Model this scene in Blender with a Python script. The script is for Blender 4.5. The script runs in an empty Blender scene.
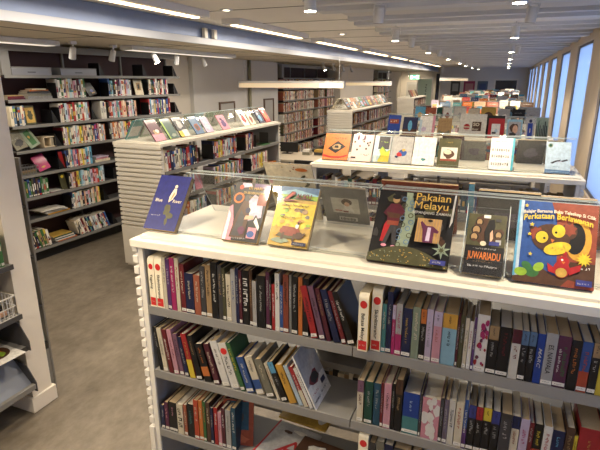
import bpy, bmesh, math, random
from math import sin, cos, radians, pi, hypot, atan
from mathutils import Matrix, Vector
C = bpy.context.scene.collection
S = bpy.context.scene
R = random.Random(7)
H = 2.0            # height of the camera above the floor

# ------------------------------------------------------------------ materials
def lin(c):
    return tuple(((v/255)/12.92 if v/255 <= .04045 else ((v/255+.055)/1.055)**2.4) for v in c)
_m = {}
def mat(name, rgb, rough=.5, metal=0., spec=.5, coat=0., noise=None, bump=None):
    """procedural principled material; noise=(scale, amount) varies the colour, bump=(scale, strength)"""
    if name in _m: return _m[name]
    m = bpy.data.materials.new(name); m.use_nodes = True
    nt = m.node_tree; b = nt.nodes['Principled BSDF']
    c = lin(rgb) + (1,)
    b.inputs['Base Color'].default_value = c
    b.inputs['Roughness'].default_value = rough
    b.inputs['Metallic'].default_value = metal
    b.inputs['Specular IOR Level'].default_value = spec
    b.inputs['Coat Weight'].default_value = coat
    b.inputs['Coat Roughness'].default_value = .08
    m.diffuse_color = c
    if noise or bump:
        tc = nt.nodes.new('ShaderNodeTexCoord')
    if noise:
        n = nt.nodes.new('ShaderNodeTexNoise'); n.inputs['Scale'].default_value = noise[0]
        n.inputs['Detail'].default_value = 6; n.inputs['Roughness'].default_value = .65
        nt.links.new(tc.outputs['Object'], n.inputs['Vector'])
        r = nt.nodes.new('ShaderNodeValToRGB')
        a = noise[1]
        r.color_ramp.elements[0].position = .3; r.color_ramp.elements[1].position = .7
        r.color_ramp.elements[0].color = tuple(v*(1-a) for v in c[:3]) + (1,)
        r.color_ramp.elements[1].color = tuple(min(1, v*(1+a)) for v in c[:3]) + (1,)
        nt.links.new(n.outputs['Fac'], r.inputs['Fac']); nt.links.new(r.outputs['Color'], b.inputs['Base Color'])
    if bump:
        n2 = nt.nodes.new('ShaderNodeTexNoise'); n2.inputs['Scale'].default_value = bump[0]
        nt.links.new(tc.outputs['Object'], n2.inputs['Vector'])
        bp = nt.nodes.new('ShaderNodeBump'); bp.inputs['Strength'].default_value = bump[1]; bp.inputs['Distance'].default_value = .002
        nt.links.new(n2.outputs['Fac'], bp.inputs['Height']); nt.links.new(bp.outputs['Normal'], b.inputs['Normal'])
    _m[name] = m
    return m
def emis(name, rgb, strength):
    if name in _m: return _m[name]
    m = bpy.data.materials.new(name); m.use_nodes = True; nt = m.node_tree
    b = nt.nodes['Principled BSDF']; b.inputs['Base Color'].default_value = (.8, .8, .8, 1)
    b.inputs['Emission Color'].default_value = lin(rgb) + (1,); b.inputs['Emission Strength'].default_value = strength
    _m[name] = m; return m
PAL = {'black': (24,23,25), 'white': (236,232,222), 'cream': (228,214,182), 'ivory': (222,216,200), 'navy': (26,34,78), 'deep blue': (22,28,112), 'blue': (44,84,158),
 'royal blue': (24,62,160), 'steel blue': (84,120,158), 'sky blue': (92,172,214), 'light blue': (140,190,210), 'pale blue': (184,208,222), 'petrol blue': (30,78,104),
 'teal': (70,140,140), 'green': (58,116,60), 'dark green': (24,78,62), 'lime green': (150,190,50), 'sage': (140,156,130), 'olive': (82,80,50), 'olive grey': (128,124,104),
 'yellow': (236,204,44), 'gold': (206,164,66), 'amber': (226,164,50), 'orange': (220,116,42), 'vermilion': (206,72,40), 'terracotta': (180,92,62), 'ember': (196,70,36), 'rust': (150,66,44),
 'red': (186,34,38), 'dark red': (122,26,34), 'maroon': (92,28,44), 'rose': (222,140,156), 'pink': (216,146,162), 'magenta': (190,34,104), 'plum': (98,40,74), 'mauve': (128,84,110),
 'purple': (92,52,116), 'indigo': (54,60,140), 'lavender': (202,182,208), 'purple grey': (112,98,120), 'brown': (86,56,38), 'tan': (176,140,92), 'grey': (134,132,128),
 'dark grey': (66,64,66), 'silver': (178,176,172), 'peach': (232,178,140), 'turquoise': (60,170,190)}
def soft(c, s=.84, v=.8):
    g = sum(c)/3; return tuple(max(0, min(255, (g + (q-g)*s)*v)) for q in c)
def pm(n): return mat('cover ' + n, soft(PAL[n]), .42, spec=.4, noise=(60, .07))
def sm_(n): return mat('spine ' + n, soft(PAL[n], .8, 1.0), .5, spec=.35)
def gm(n): return mat('glossy print ' + n, soft(PAL[n], .88, .93), .42, spec=.35, coat=.14, noise=(45, .22))
M_PAGES = mat('book pages', (164,144,112), .85, noise=(240,.08))
M_WPAGES = mat('white book pages', (178,170,154), .85, noise=(240,.06))
M_TAG = mat('white spine label', (206,202,192), .6)
M_BOARD = mat('cream lacquered shelf top', (226,220,205), .32, noise=(3,.03), bump=(60,.05))
M_WHITE = mat('white lacquered wood', (222,217,205), .4, noise=(4,.03))
M_GREYPANEL = mat('grey inner side panel', (150,150,150), .45)
M_STEEL = mat('grey painted steel shelf', (128,126,122), .42, noise=(6,.04))
M_DSTEEL = mat('dark painted steel', (70,69,70), .45, noise=(6,.05))
M_BLACK = mat('black plastic', (22,22,24), .4)
M_RED = mat('printed red', (190,36,34), .5)
M_INK = mat('printed black', (26,24,26), .5)
M_CHROME = mat('grey metal post', (150,150,150), .35, metal=.6)

# ------------------------------------------------------------------ mesh helpers
class MB:
    def __init__(s): s.v = []; s.f = []; s.mi = []; s.mats = []
    def m(s, mt):
        if mt not in s.mats: s.mats.append(mt)
        return s.mats.index(mt)
    def quadface(s, pts, mt):
        i = len(s.v); s.v += [tuple(p) for p in pts]; s.f.append(tuple(range(i, i+len(pts)))); s.mi.append(s.m(mt)); return s
    def box(s, x0, x1, y0, y1, z0, z1, mt, faces=None, M=None):
        """faces: dict of side -> material, sides 'xXyYzZ'; None as a value leaves it out"""
        i = len(s.v)
        p = [(x, y, z) for z in (z0, z1) for y in (y0, y1) for x in (x0, x1)]
        if M is not None: p = [tuple(M @ Vector(q)) for q in p]
        s.v += p
        F = {'z': (0,2,3,1), 'Z': (4,5,7,6), 'y': (0,1,5,4), 'Y': (2,6,7,3), 'x': (0,4,6,2), 'X': (1,3,7,5)}
        for k, q in F.items():
            mm = mt
            if faces and k in faces:
                mm = faces[k]
                if mm is None: continue
            s.f.append(tuple(i+a for a in q)); s.mi.append(s.m(mm))
        return s
    def bar(s, a, b, w, mt, h=None):
        a = Vector(a); b = Vector(b); d = (b-a); L = d.length; d.normalize()
        up = Vector((0,0,1)) if abs(d.z) < .95 else Vector((0,1,0))
        sx = d.cross(up).normalized(); sy = sx.cross(d)
        M = Matrix((sx, d, sy)).transposed().to_4x4(); M.translation = a
        h = h or w
        return s.box(-w/2, w/2, 0, L, -h/2, h/2, mt, M=M)
    def cyl(s, a, b, r0, r1, mt, n=20, cap0=None, cap1=None):
        a = Vector(a); b = Vector(b); d = (b-a).normalized()
        up = Vector((0,0,1)) if abs(d.z) < .95 else Vector((1,0,0))
        sx = d.cross(up).normalized(); sy = d.cross(sx)
        i = len(s.v)
        for c, r in ((a, r0), (b, r1)):
            for k in range(n):
                t = 2*pi*k/n; s.v.append(tuple(c + sx*(r*cos(t)) + sy*(r*sin(t))))
        for k in range(n):
            k2 = (k+1) % n
            s.f.append((i+k, i+n+k, i+n+k2, i+k2)); s.mi.append(s.m(mt))
        s.f.append(tuple(i+k for k in range(n))); s.mi.append(s.m(cap0 or mt))
        s.f.append(tuple(i+n+k for k in reversed(range(n)))); s.mi.append(s.m(cap1 or mt))
        return s
    def build(s, name, parent=None, bevel=0, smooth=False):
        me = bpy.data.meshes.new(name); me.from_pydata(s.v, [], s.f)
        for m in s.mats: me.materials.append(m)
        me.polygons.foreach_set('material_index', s.mi)
        if smooth: me.polygons.foreach_set('use_smooth', [True]*len(s.f))
        me.update()
        o = bpy.data.objects.new(name, me); C.objects.link(o)
        if parent: o.parent = parent
        if bevel:
            b = o.modifiers.new('bevel', 'BEVEL'); b.width = bevel; b.segments = 2; b.limit_method = 'ANGLE'
        return o
_labels = {}
def tag(o, label, cat, group=None, kind=None):
    if not 4 <= len(label.split()) <= 16: print('LONG', label)
    if kind is None and label in _labels and not (group and _labels[label] == group): print('DUP', label)
    _labels[label] = group
    o['label'] = label; o['category'] = cat
    if group: o['group'] = group
    if kind: o['kind'] = kind
    return o
def empty(name, loc, rz=0, rx=0):
    o = bpy.data.objects.new(name, None); C.objects.link(o); o.location = loc; o.rotation_euler = (rx, 0, rz); o.empty_display_size = .05
    return o
def struct(o): o['kind'] = 'structure'; return o
_ord = ['zeroth','first','second','third','fourth','fifth','sixth','seventh','eighth','ninth','tenth','eleventh','twelfth','thirteenth','fourteenth','fifteenth','sixteenth','seventeenth','eighteenth','nineteenth']
def ordinal(i):
    n = i + 1
    if n < 20: return _ord[n]
    t = ['twenty','thirty','forty','fifty','sixty','seventy'][n//10-2]
    return (t[:-1] + 'ieth') if n % 10 == 0 else t + '-' + _ord[n % 10]

_txt = {}
def text_geo(body, bold=0.0, italic=0.0):
    """vertices and faces of a line of lettering, x from 0 to its width, cap height about .7"""
    key = (body, bold, italic)
    if key in _txt: return _txt[key]
    cu = bpy.data.curves.new('lettering', 'FONT'); cu.body = body; cu.size = 1; cu.resolution_u = 2; cu.offset = bold; cu.shear = italic
    o = bpy.data.objects.new('lettering', cu); C.objects.link(o)
    bpy.context.view_layer.update()
    me = bpy.data.meshes.new_from_object(o.evaluated_get(bpy.context.evaluated_depsgraph_get()))
    v = [tuple(p.co) for p in me.vertices]; f = [tuple(p.vertices) for p in me.polygons]
    bpy.data.objects.remove(o); bpy.data.meshes.remove(me); bpy.data.curves.remove(cu)
    w = max(p[0] for p in v) - min(p[0] for p in v); x0 = min(p[0] for p in v)
    v = [(p[0]-x0, p[1]) for p in v]
    _txt[key] = (v, f, w); return _txt[key]
def add_text(mb, body, fn, mt, width=None, size=None, bold=0., italic=0., arc=0.):
    """fn maps (x, z) in metres to a point; width or size sets the scale"""
    v, f, w = text_geo(body, bold, italic)
    k = (width / w) if width else size
    ky = size if (size and width) else k
    i = len(mb.v); W = w*k
    for x, y in v:
        X = x*k; mb.v.append(tuple(fn(X, y*ky - arc*((X-W/2)/(W/2))**2)))
    mi = mb.m(mt)
    for q in f: mb.f.append(tuple(i+a for a in q)); mb.mi.append(mi)
def marks(mb, fn, L, hgt, mt, rr, words=3):
    """a line of small unreadable print, L long and hgt high, as short strokes"""
    x = 0
    while x < L:
        wl = rr.uniform(.5, .95)*hgt
        if x + wl > L: break
        top = hgt*(1 if rr.random() < .4 else .72)
        for (a, b, c, d) in ((0, .28, 0, 1), (.28, 1, 0, .25) if rr.random() < .5 else (.28, 1, .72, 1), (.72, 1, .2, .85)):
            if rr.random() < .85:
                pts = [(x+a*wl, c*top), (x+b*wl, c*top), (x+b*wl, d*top), (x+a*wl, d*top)]
                mb.quadface([fn(*p) for p in pts], mt)
        x += wl + hgt*.22
        if rr.random() < .18: x += hgt*.5
# ------------------------------------------------------------------ cover art: flat printed shapes on the front face of a leaning book
class Art:
    def __init__(s, w, h): s.mb = MB(); s.w = w; s.h = h; s.k = 0
    def _y(s): s.k += 1; return -.0003 - .00012*s.k
    def poly(s, pts, m):
        y = s._y(); w, h = s.w, s.h
        s.mb.quadface([(a*w, y, b*h) for a, b in pts], m if not isinstance(m, str) else gm(m)); return s
    def rect(s, a, b, c, d, m): return s.poly([(a, b), (c, b), (c, d), (a, d)], m)
    def ell(s, cx, cz, rx, rz, m, n=20, rot=0, a0=0, a1=360):
        pts = []
        for k in range(n if a1-a0 == 360 else n+1):
            t = radians(a0 + (a1-a0)*k/n); x = rx*cos(t); z = rz*sin(t)
            pts.append((cx + x*cos(rot) - z*sin(rot), cz + x*sin(rot) + z*cos(rot)))
        return s.poly(pts, m)
    def ring(s, cx, cz, r, t, m, n=20):
        y = s._y(); asp = s.w/s.h
        mm = m if not isinstance(m, str) else gm(m)
        for k in range(n):
            a, b = 2*pi*k/n, 2*pi*(k+1)/n
            P = [(cx+r*cos(a), cz+r*asp*sin(a)), (cx+(r-t)*cos(a), cz+(r-t)*asp*sin(a)), (cx+(r-t)*cos(b), cz+(r-t)*asp*sin(b)), (cx+r*cos(b), cz+r*asp*sin(b))]
            s.mb.quadface([(p*s.w, y, q*s.h) for p, q in P], mm)
        return s
    def blob(s, cx, cz, rx, rz, m, rr, n=14, rag=.35):
        pts = []
        for k in range(n):
            t = 2*pi*k/n; q = 1 - rag*rr.random()
            pts.append((min(.985, max(.015, cx+rx*q*cos(t))), min(.985, max(.015, cz+rz*q*sin(t)))))
        return s.poly(pts, m)
    def star(s, cx, cz, r, m, n=5, q=.45, rot=.3):
        asp = s.w/s.h; pts = []
        for k in range(2*n):
            t = rot + pi*k/n; rr_ = r if k % 2 == 0 else r*q
            pts.append((cx+rr_*cos(t), cz+rr_*asp*sin(t)))
        return s.poly(pts, m)
    def text(s, body, x, z, wd, m, size=None, bold=0., italic=0., rot=0., arc=0.):
        y = s._y() ; w, h = s.w, s.h; cr, sr = cos(rot), sin(rot)
        add_text(s.mb, body, lambda a, b: (x*w + a*cr - b*sr, y, z*h + a*sr + b*cr), m if not isinstance(m, str) else gm(m), width=wd*w, size=size, bold=bold, italic=italic, arc=arc)
        return s
    def small(s, x, z, wd, hh, m, seed=1):
        y = s._y(); w, h = s.w, s.h
        marks(s.mb, lambda a, b: (x*w + a, y, z*h + b), wd*w, hh, m if not isinstance(m, str) else gm(m), random.Random(seed)); return s

def display_book(loc, w, h, t, tilt, cover, label, art=None, rz=0., group=None, hard=False, pages=M_PAGES, name='book', back='black', cat='book', parts=True):
    """a book that leans back on a stand, tilt degrees from the flat; front cover faces local -Y"""
    a = -radians(90 - tilt)
    e = empty(name, (loc[0], loc[1], loc[2] + t*sin(-a) + .0008), rz)
    e.rotation_euler = (a, 0, rz) if rz == 0 else (Matrix.Rotation(rz, 3, 'Z') @ Matrix.Rotation(a, 3, 'X')).to_euler()
    cm = gm(cover) if isinstance(cover, str) else cover
    bm_ = gm(back)
    c = .0025 if hard else .0012
    e_ = .003 if hard else 0
    if not parts:
        mb = MB().box(0, w, 0, t, 0, h, pages, faces={'y': cm, 'Y': bm_, 'x': cm})
        if art:
            off = 0
            i0 = len(mb.v); mb.v += art.mb.v
            for f, k in zip(art.mb.f, art.mb.mi): mb.f.append(tuple(i0+q for q in f)); mb.mi.append(mb.m(art.mb.mats[k]))
        o = mb.build(name); o.matrix_world = Matrix.Translation(e.location) @ e.rotation_euler.to_matrix().to_4x4()
        bpy.data.objects.remove(e); tag(o, label, cat, group); return o
    tag(e, label, cat, group)
    MB().box(0, w, 0, c, 0, h, cm, faces={'Y': pages}).box(0, w, t-c, t, 0, h, bm_).box(0, c, c, t-c, 0, h, cm).build('cover', e)
    MB().box(c+.0004, w-e_-.001, c+.0003, t-c-.0003, e_+.0006, h-e_-.0006, pages).build('page_block', e)
    if art: art.mb.build('cover_print', e)
    return e

# ------------------------------------------------------------------ shelf books
def near_book(x, y, z, w, h, d, lean, col, ink, extra, label, group, rr, F=Matrix.Identity(4)):
    e = empty('book', (0, 0, 0)); e.matrix_world = F @ Matrix.Translation((x, y, z + .0006)) @ Matrix.Rotation(-radians(lean), 4, 'Y')
    tag(e, label, 'book', group)
    cm = pm(col); c = .0014
    sp = MB()
    top = bot = None; ft = .28; fb = .3
    if extra.startswith('top:'): top = pm(extra[4:])
    if extra.startswith('bot:'): bot = pm(extra[4:]); fb = .42
    sp.box(0, w, 0, c, 0, h, cm)
    sp.box(0, c, c, d, 0, h, cm).box(w-c, w, c, d, 0, h, cm)
    sp.build('cover', e)
    MB().box(c+.0003, w-c-.0003, c+.0003, d-.004, .002, h-.0025, M_PAGES if rr.random() < .55 else M_WPAGES).build('page_block', e)
    pr = MB(); ik = pm(ink) if ink in PAL else M_INK
    yy = -.0004
    if top: pr.quadface([(0, yy, h*(1-ft)), (w, yy, h*(1-ft)), (w, yy, h), (0, yy, h)], top)
    if bot: pr.quadface([(0, yy, 0), (w, yy, 0), (w, yy, h*fb), (0, yy, h*fb)], bot)
    if extra.startswith('mid:'): pr.quadface([(0, yy, h*.15), (w, yy, h*.15), (w, yy, h*.4), (0, yy, h*.4)], pm(extra[4:]))
    y2 = -.0008
    # lettering runs down the spine: text x -> -z, text z -> +x
    def down(x0, z0): return lambda a, b: (x0 + b, y2, z0 - a)
    hh = min(w*.44, .009)
    if extra in ('MARC', 'NAWALA'):
        body = {'MARC': 'MARC', 'NAWALA': 'ES, NAWALA'}[extra]
        add_text(pr, body, down(w*.3, h*(.78 if extra == 'NAWALA' else .72)), ik, width=h*(.55 if extra == 'NAWALA' else .4), size=w*.62, bold=.01, italic=.3 if extra == 'MARC' else 0)
    elif extra == 'floral' :
        for k in range(16):
            cx, cz, r = rr.uniform(.1, .9)*w, rr.uniform(.08, .95)*h, rr.uniform(.12, .3)*w
            pr.quadface([(min(w, max(0, cx+r*cos(2*pi*q/7)*rr.uniform(.6, 1))), y2-.00002*k, cz+1.6*r*sin(2*pi*q/7)*rr.uniform(.6, 1)) for q in range(7)], pm(rr.choice([ink, ink, 'plum', 'red']) if col != 'rose' else 'white'))
        marks(pr, down(w*.35, h*.75), h*.4, hh, pm('plum'), rr)
    elif extra == 'two':
        marks(pr, down(w*.5, h*.8), h*.6, w*.3, ik, rr); marks(pr, down(w*.18, h*.75), h*.5, w*.2, pm('white'), rr)
    elif extra == 'dot':
        pr.quadface([(w/2+w*.4*cos(2*pi*q/14), y2, h*.82+w*.4*sin(2*pi*q/14)) for q in range(14)], M_RED)
        marks(pr, down(w*.3, h*.7), h*.45, w*.4, M_INK, rr)
    elif extra == 'wide':
        marks(pr, down(w*.16, h*.86), h*.66, w*.66, ik, rr)
    elif extra == 'script':
        marks(pr, down(w*.3, h*.85), h*.4, w*.4, ik, rr)
    elif w > .004:
        z0 = h*(.66 if top else rr.uniform(.76, .9)); L = h*(.3 if top else rr.uniform(.3, .55))
        marks(pr, down((w-hh)/2, z0), L, hh, ik, rr)
        if top: marks(pr, down((w-hh*.7)/2, h*.95), h*.15, hh*.7, M_INK, rr)
    pr.build('spine_print', e)
    lh = .012; z0 = .006
    lab = MB().quadface([(.0006, -.0011, z0), (w-.0006, -.0011, z0), (w-.0006, -.0011, z0+lh), (.0006, -.0011, z0+lh)], M_TAG)
    if w > .008:
        marks(lab, lambda a, b: (w*.2+a, -.0013, z0+.004+b), w*.6, .0035, M_INK, rr)
    if rr.random() < .7: lab.build('call_number_label', e)
    return e

def divider_box(x, y, z, w, h, d, body, label, group, F=Matrix.Identity(4), sides=None):
    """cream language divider: rounded box file with a red spot, a word running down and a red foot"""
    e = empty('language_divider', (0, 0, 0)); e.matrix_world = F @ Matrix.Translation((x, y, z + .0006)); tag(e, label, 'shelf divider', group)
    cr = mat('divider cream plastic', (230,220,192), .45); sd = sides or cr
    b = MB(); n = 8; r = .018
    prof = [(0, 0), (0, h-r)] + [(r - r*cos(pi/2*k/n), h - r + r*sin(pi/2*k/n)) for k in range(1, n+1)] + [(d, h), (d, 0)]
    i = len(b.v)
    for xx in (0, w): b.v += [(xx, p, q) for p, q in prof]
    N = len(prof)
    for k in range(N): b.f.append((i+k, i+(k+1) % N, i+N+(k+1) % N, i+N+k)); b.mi.append(b.m(cr))
    b.f.append(tuple(i+k for k in reversed(range(N)))); b.mi.append(b.m(sd)); b.f.append(tuple(i+N+k for k in range(N))); b.mi.append(b.m(sd))
    b.build('box', e)
    p = MB(); yy = -.0007
    p.quadface([(w/2+w*.36*cos(2*pi*q/20), yy, h-.038+w*.42*sin(2*pi*q/20)) for q in range(20)], M_RED)
    p.quadface([(w*.08, yy, .006), (w*.92, yy, .006), (w*.92, yy, .040), (w*.08, yy, .040)], M_RED)
    add_text(p, body, lambda a, bb: (w*.32+bb, yy-.0004, h-.07-a), M_INK, width=min(h*.5, .0062*len(body)+.02), size=w*.5, bold=.012)
    marks(p, lambda a, bb: (w*.2+a, yy-.0004, .02+bb), w*.6, .006, M_WPAGES, R)
    p.build('spine_print', e)
    return e

def simple_book(mb, x, y, z, w, h, d, col, rr, lean=0, F=None, pages=None, far=False):
    """cover, page block, title block and label of one book, spine towards local -Y"""
    M = (F or Matrix.Identity(4)) @ Matrix.Translation((x, y, z+.0006)) @ Matrix.Rotation(-radians(lean), 4, 'Y')
    cm = sm_(col); pg = pages or (M_PAGES if rr.random() < .4 else M_WPAGES)
    mb.box(0, w, 0, d, 0, h, cm, faces={'Z': pg}, M=M)
    ink = sm_(rr.choice(['black', 'red', 'navy', 'grey']) if sum(PAL[col]) > 400 else rr.choice(['white', 'cream', 'gold', 'silver']))
    def q(x0, x1, z0, z1, m, y0=-.0008):
        mb.quadface([M @ Vector(p) for p in ((x0, y0, z0), (x1, y0, z0), (x1, y0, z1), (x0, y0, z1))], m)
    t = rr.random()
    if t < .25: q(0, w, h*.72, h*rr.uniform(.82, .97), sm_(rr.choice(list(PAL))))
    if t > .7: q(0, w, h*.3, h*rr.uniform(.35, .55), sm_(rr.choice(list(PAL))))
    z0 = rr.uniform(.3, .45); q(w*.3, w*.7, h*z0, h*(z0+rr.uniform(.2, .4)), ink, -.0014)
    if rr.random() < .8: q(w*.08, w*.92, .008, .024, M_TAG if rr.random() < .88 else M_RED, -.002)
    return mb

BRIGHT = ['white','cream','ivory','white','cream','silver','white','ivory','pale blue','peach','red','black','navy','blue','light blue','peach','orange','yellow','green','pink','dark red','white','cream','teal','pale blue','black','lavender','vermilion','maroon']
MIXED = ['black','navy','dark red','cream','white','blue','brown','grey','dark grey','teal','maroon','red','silver','olive','purple','tan','dark green','ivory','orange']
def size_word(w, h):
    a = 'thin' if w < .016 else ('thick' if w > .034 else 'medium')
    return a
def fill_books(F, u0, u1, z, place, palette, rr, d=.15, h=(.19, .22), w=(.014, .032), lean=0, y=.01, group=None, individual=True, mb=None, start=0):
    """a run of books standing side by side; F is the shelf frame, spine towards local -Y"""
    x = u0; i = start; n = 0; prev = None
    while True:
        ww = rr.uniform(*w); step = ww/cos(radians(lean)) + .0012
        if x + step > u1: break
        hh = rr.uniform(*h); col = rr.choice(palette)
        while col == prev and len(palette) > 1: col = rr.choice(palette)
        prev = col; yy = y + rr.uniform(0, .012)
        if individual:
            b = MB(); simple_book(b, 0, 0, 0, ww, hh, d, col, rr)
            o = b.build('book'); o.matrix_world = F @ Matrix.Translation((x, yy, z)) @ Matrix.Rotation(-radians(lean), 4, 'Y')
            tag(o, f"{size_word(ww, hh)} {col} book, {ordinal(i)} from the left {place}", 'book', group)
        else: simple_book(mb, x, yy, z, ww, hh, d, col, rr, lean, F)
        x += step; i += 1; n += 1
    return i
def rand_art(w, h, rr, base):
    a = Art(w, h); cols = ['white','cream','red','navy','yellow','black','teal','orange','sky blue','green','brown','rose']
    c1 = rr.choice([c for c in cols if c != base]); c2 = rr.choice([c for c in cols if c != base])
    t = rr.random()
    if t < .35: a.rect(.12, .12, .88, .6, c1).blob(.5, .36, .25, .18, c2, rr)
    elif t < .6: a.rect(0, 0, 1, rr.uniform(.3, .5), c1).blob(.5, .5, .3, .2, c2, rr)
    elif t < .8: a.ell(.5, .42, .3, .24, c1).blob(.5, .42, .18, .14, c2, rr)
    else: a.rect(.2, .25, .8, .65, c1).rect(.3, .35, .7, .55, c2)
    a.small(.15, .8, .7, h*.06, 'black' if sum(PAL[base]) > 380 else 'white', rr.randint(0, 999))
    return a
# ---- books of the nearest unit: x, width, height, lean in degrees, cover colour, ink colour, detail
ROW_AL = [(-1.247, 0.029, 0.214, 0, 'divider', 'Tagalog'),
 (-1.215, 0.034, 0.216, 0, 'divider', 'Skönlitteratur'),
 (-1.179, 0.0162, 0.221, 0, 'cream', 'grey', ''),
 (-1.161, 0.0166, 0.217, 0, 'purple', 'lavender', ''),
 (-1.143, 0.0217, 0.224, 0, 'magenta', 'white', ''),
 (-1.119, 0.0172, 0.225, 0, 'cream', 'red', ''),
 (-1.099, 0.0213, 0.205, 0, 'dark red', 'cream', ''),
 (-1.076, 0.0378, 0.171, 0, 'navy', 'cream', ''),
 (-1.036, 0.0272, 0.169, 0, 'terracotta', 'cream', ''),
 (-1.006, 0.0224, 0.21, 0, 'dark grey', 'silver', ''),
 (-0.981, 0.0226, 0.218, 0, 'tan', 'black', ''),
 (-0.956, 0.0268, 0.233, 0, 'black', 'white', ''),
 (-0.927, 0.0177, 0.225, 0, 'dark grey', 'tan', ''),
 (-0.908, 0.0128, 0.216, 0, 'olive', 'cream', ''),
 (-0.893, 0.0197, 0.194, 0, 'cream', 'black', ''),
 (-0.871, 0.0182, 0.217, 0, 'silver', 'blue', ''),
 (-0.851, 0.0125, 0.224, 0, 'navy', 'silver', ''),
 (-0.837, 0.012, 0.218, 0, 'maroon', 'cream', ''),
 (-0.823, 0.0267, 0.22, 0, 'black', 'white', 'wide'),
 (-0.794, 0.0118, 0.225, 0, 'brown', 'tan', ''),
 (-0.781, 0.0155, 0.184, 0, 'silver', 'grey', ''),
 (-0.763, 0.0335, 0.21, 0, 'black', 'silver', ''),
 (-0.727, 0.0143, 0.227, 0, 'plum', 'silver', ''),
 (-0.712, 0.0069, 0.214, 0, 'black', 'white', ''),
 (-0.703, 0.0118, 0.184, 0, 'red', 'white', ''),
 (-0.69, 0.0169, 0.228, 0, 'white', 'black', ''),
 (-0.671, 0.012, 0.185, 0, 'blue', 'white', ''),
 (-0.658, 0.0206, 0.229, 0, 'rust', 'black', ''),
 (-0.635, 0.0091, 0.229, 0, 'grey', 'white', ''),
 (-0.625, 0.0223, 0.227, 0, 'black', 'silver', ''),
 (-0.6, 0.0151, 0.226, 0, 'orange', 'black', ''),
 (-0.583, 0.0211, 0.225, 0, 'black', 'red', ''),
 (-0.548, 0.0232, 0.2, 13, 'red', 'black', ''),
 (-0.516, 0.0192, 0.205, 14, 'mauve', 'black', ''),
 (-0.49, 0.0154, 0.2, 14, 'maroon', 'tan', ''),
 (-0.464, 0.0221, 0.2, 16, 'navy', 'silver', ''),
 (-0.434, 0.0148, 0.2, 17, 'dark red', 'silver', ''),
 (-0.411, 0.0228, 0.2, 20, 'black', 'white', '')]
ROW_AR = [(-0.375, 0.0333, 0.214, 0, 'divider2', 'Bahasa Melayu'),
 (-0.335, 0.0338, 0.227, 0, 'divider', 'Skönlitteratur'),
 (-0.299, 0.0136, 0.18, 0, 'teal', 'cream', ''),
 (-0.284, 0.0169, 0.225, 0, 'navy', 'silver', ''),
 (-0.265, 0.0107, 0.182, 0, 'magenta', 'lavender', 'top:lavender'),
 (-0.253, 0.0193, 0.188, 0, 'silver', 'magenta', 'bot:magenta'),
 (-0.231, 0.029, 0.178, 0, 'navy', 'gold', ''),
 (-0.2, 0.024, 0.187, 0, 'sage', 'cream', ''),
 (-0.174, 0.0173, 0.184, 0, 'black', 'silver', 'top:orange'),
 (-0.155, 0.0191, 0.188, 0, 'lavender', 'grey', ''),
 (-0.133, 0.0255, 0.185, 0, 'pink', 'terracotta', 'top:lavender'),
 (-0.106, 0.0441, 0.183, 0, 'light blue', 'black', 'top:amber'),
 (-0.06, 0.0063, 0.191, 0, 'maroon', 'white', ''),
 (-0.052, 0.0124, 0.186, 0, 'olive', 'silver', ''),
 (-0.038, 0.0114, 0.178, 0, 'cream', 'grey', ''),
 (-0.025, 0.0113, 0.17, 0, 'white', 'red', ''),
 (-0.012, 0.007, 0.186, 0, 'purple', 'white', ''),
 (-0.004, 0.0347, 0.198, 0, 'white', 'magenta', 'floral'),
 (0.033, 0.0274, 0.168, 0, 'black', 'silver', 'top:tan'),
 (0.062, 0.0336, 0.17, 0, 'black', 'dark red', ''),
 (0.098, 0.0248, 0.17, 0, 'ivory', 'dark red', 'top:maroon'),
 (0.124, 0.0198, 0.169, 0, 'black', 'silver', 'top:steel blue'),
 (0.145, 0.0195, 0.17, 0, 'black', 'silver', 'top:steel blue'),
 (0.167, 0.0207, 0.168, 0, 'royal blue', 'white', 'MARC'),
 (0.189, 0.0308, 0.175, 0, 'silver', 'black', 'NAWALA'),
 (0.221, 0.034, 0.172, 0, 'plum', 'green', 'two'),
 (0.257, 0.0256, 0.166, 0, 'black', 'orange', ''),
 (0.284, 0.026, 0.166, 0, 'blue', 'ember', 'bot:ember'),
 (0.312, 0.021, 0.168, 0, 'black', 'silver', 'top:tan'),
 (0.334, 0.0162, 0.139, 0, 'yellow', 'black', ''),
 (0.352, 0.0236, 0.17, 0, 'dark grey', 'silver', ''),
 (0.377, 0.0208, 0.169, 0, 'dark red', 'cream', '')]
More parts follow.
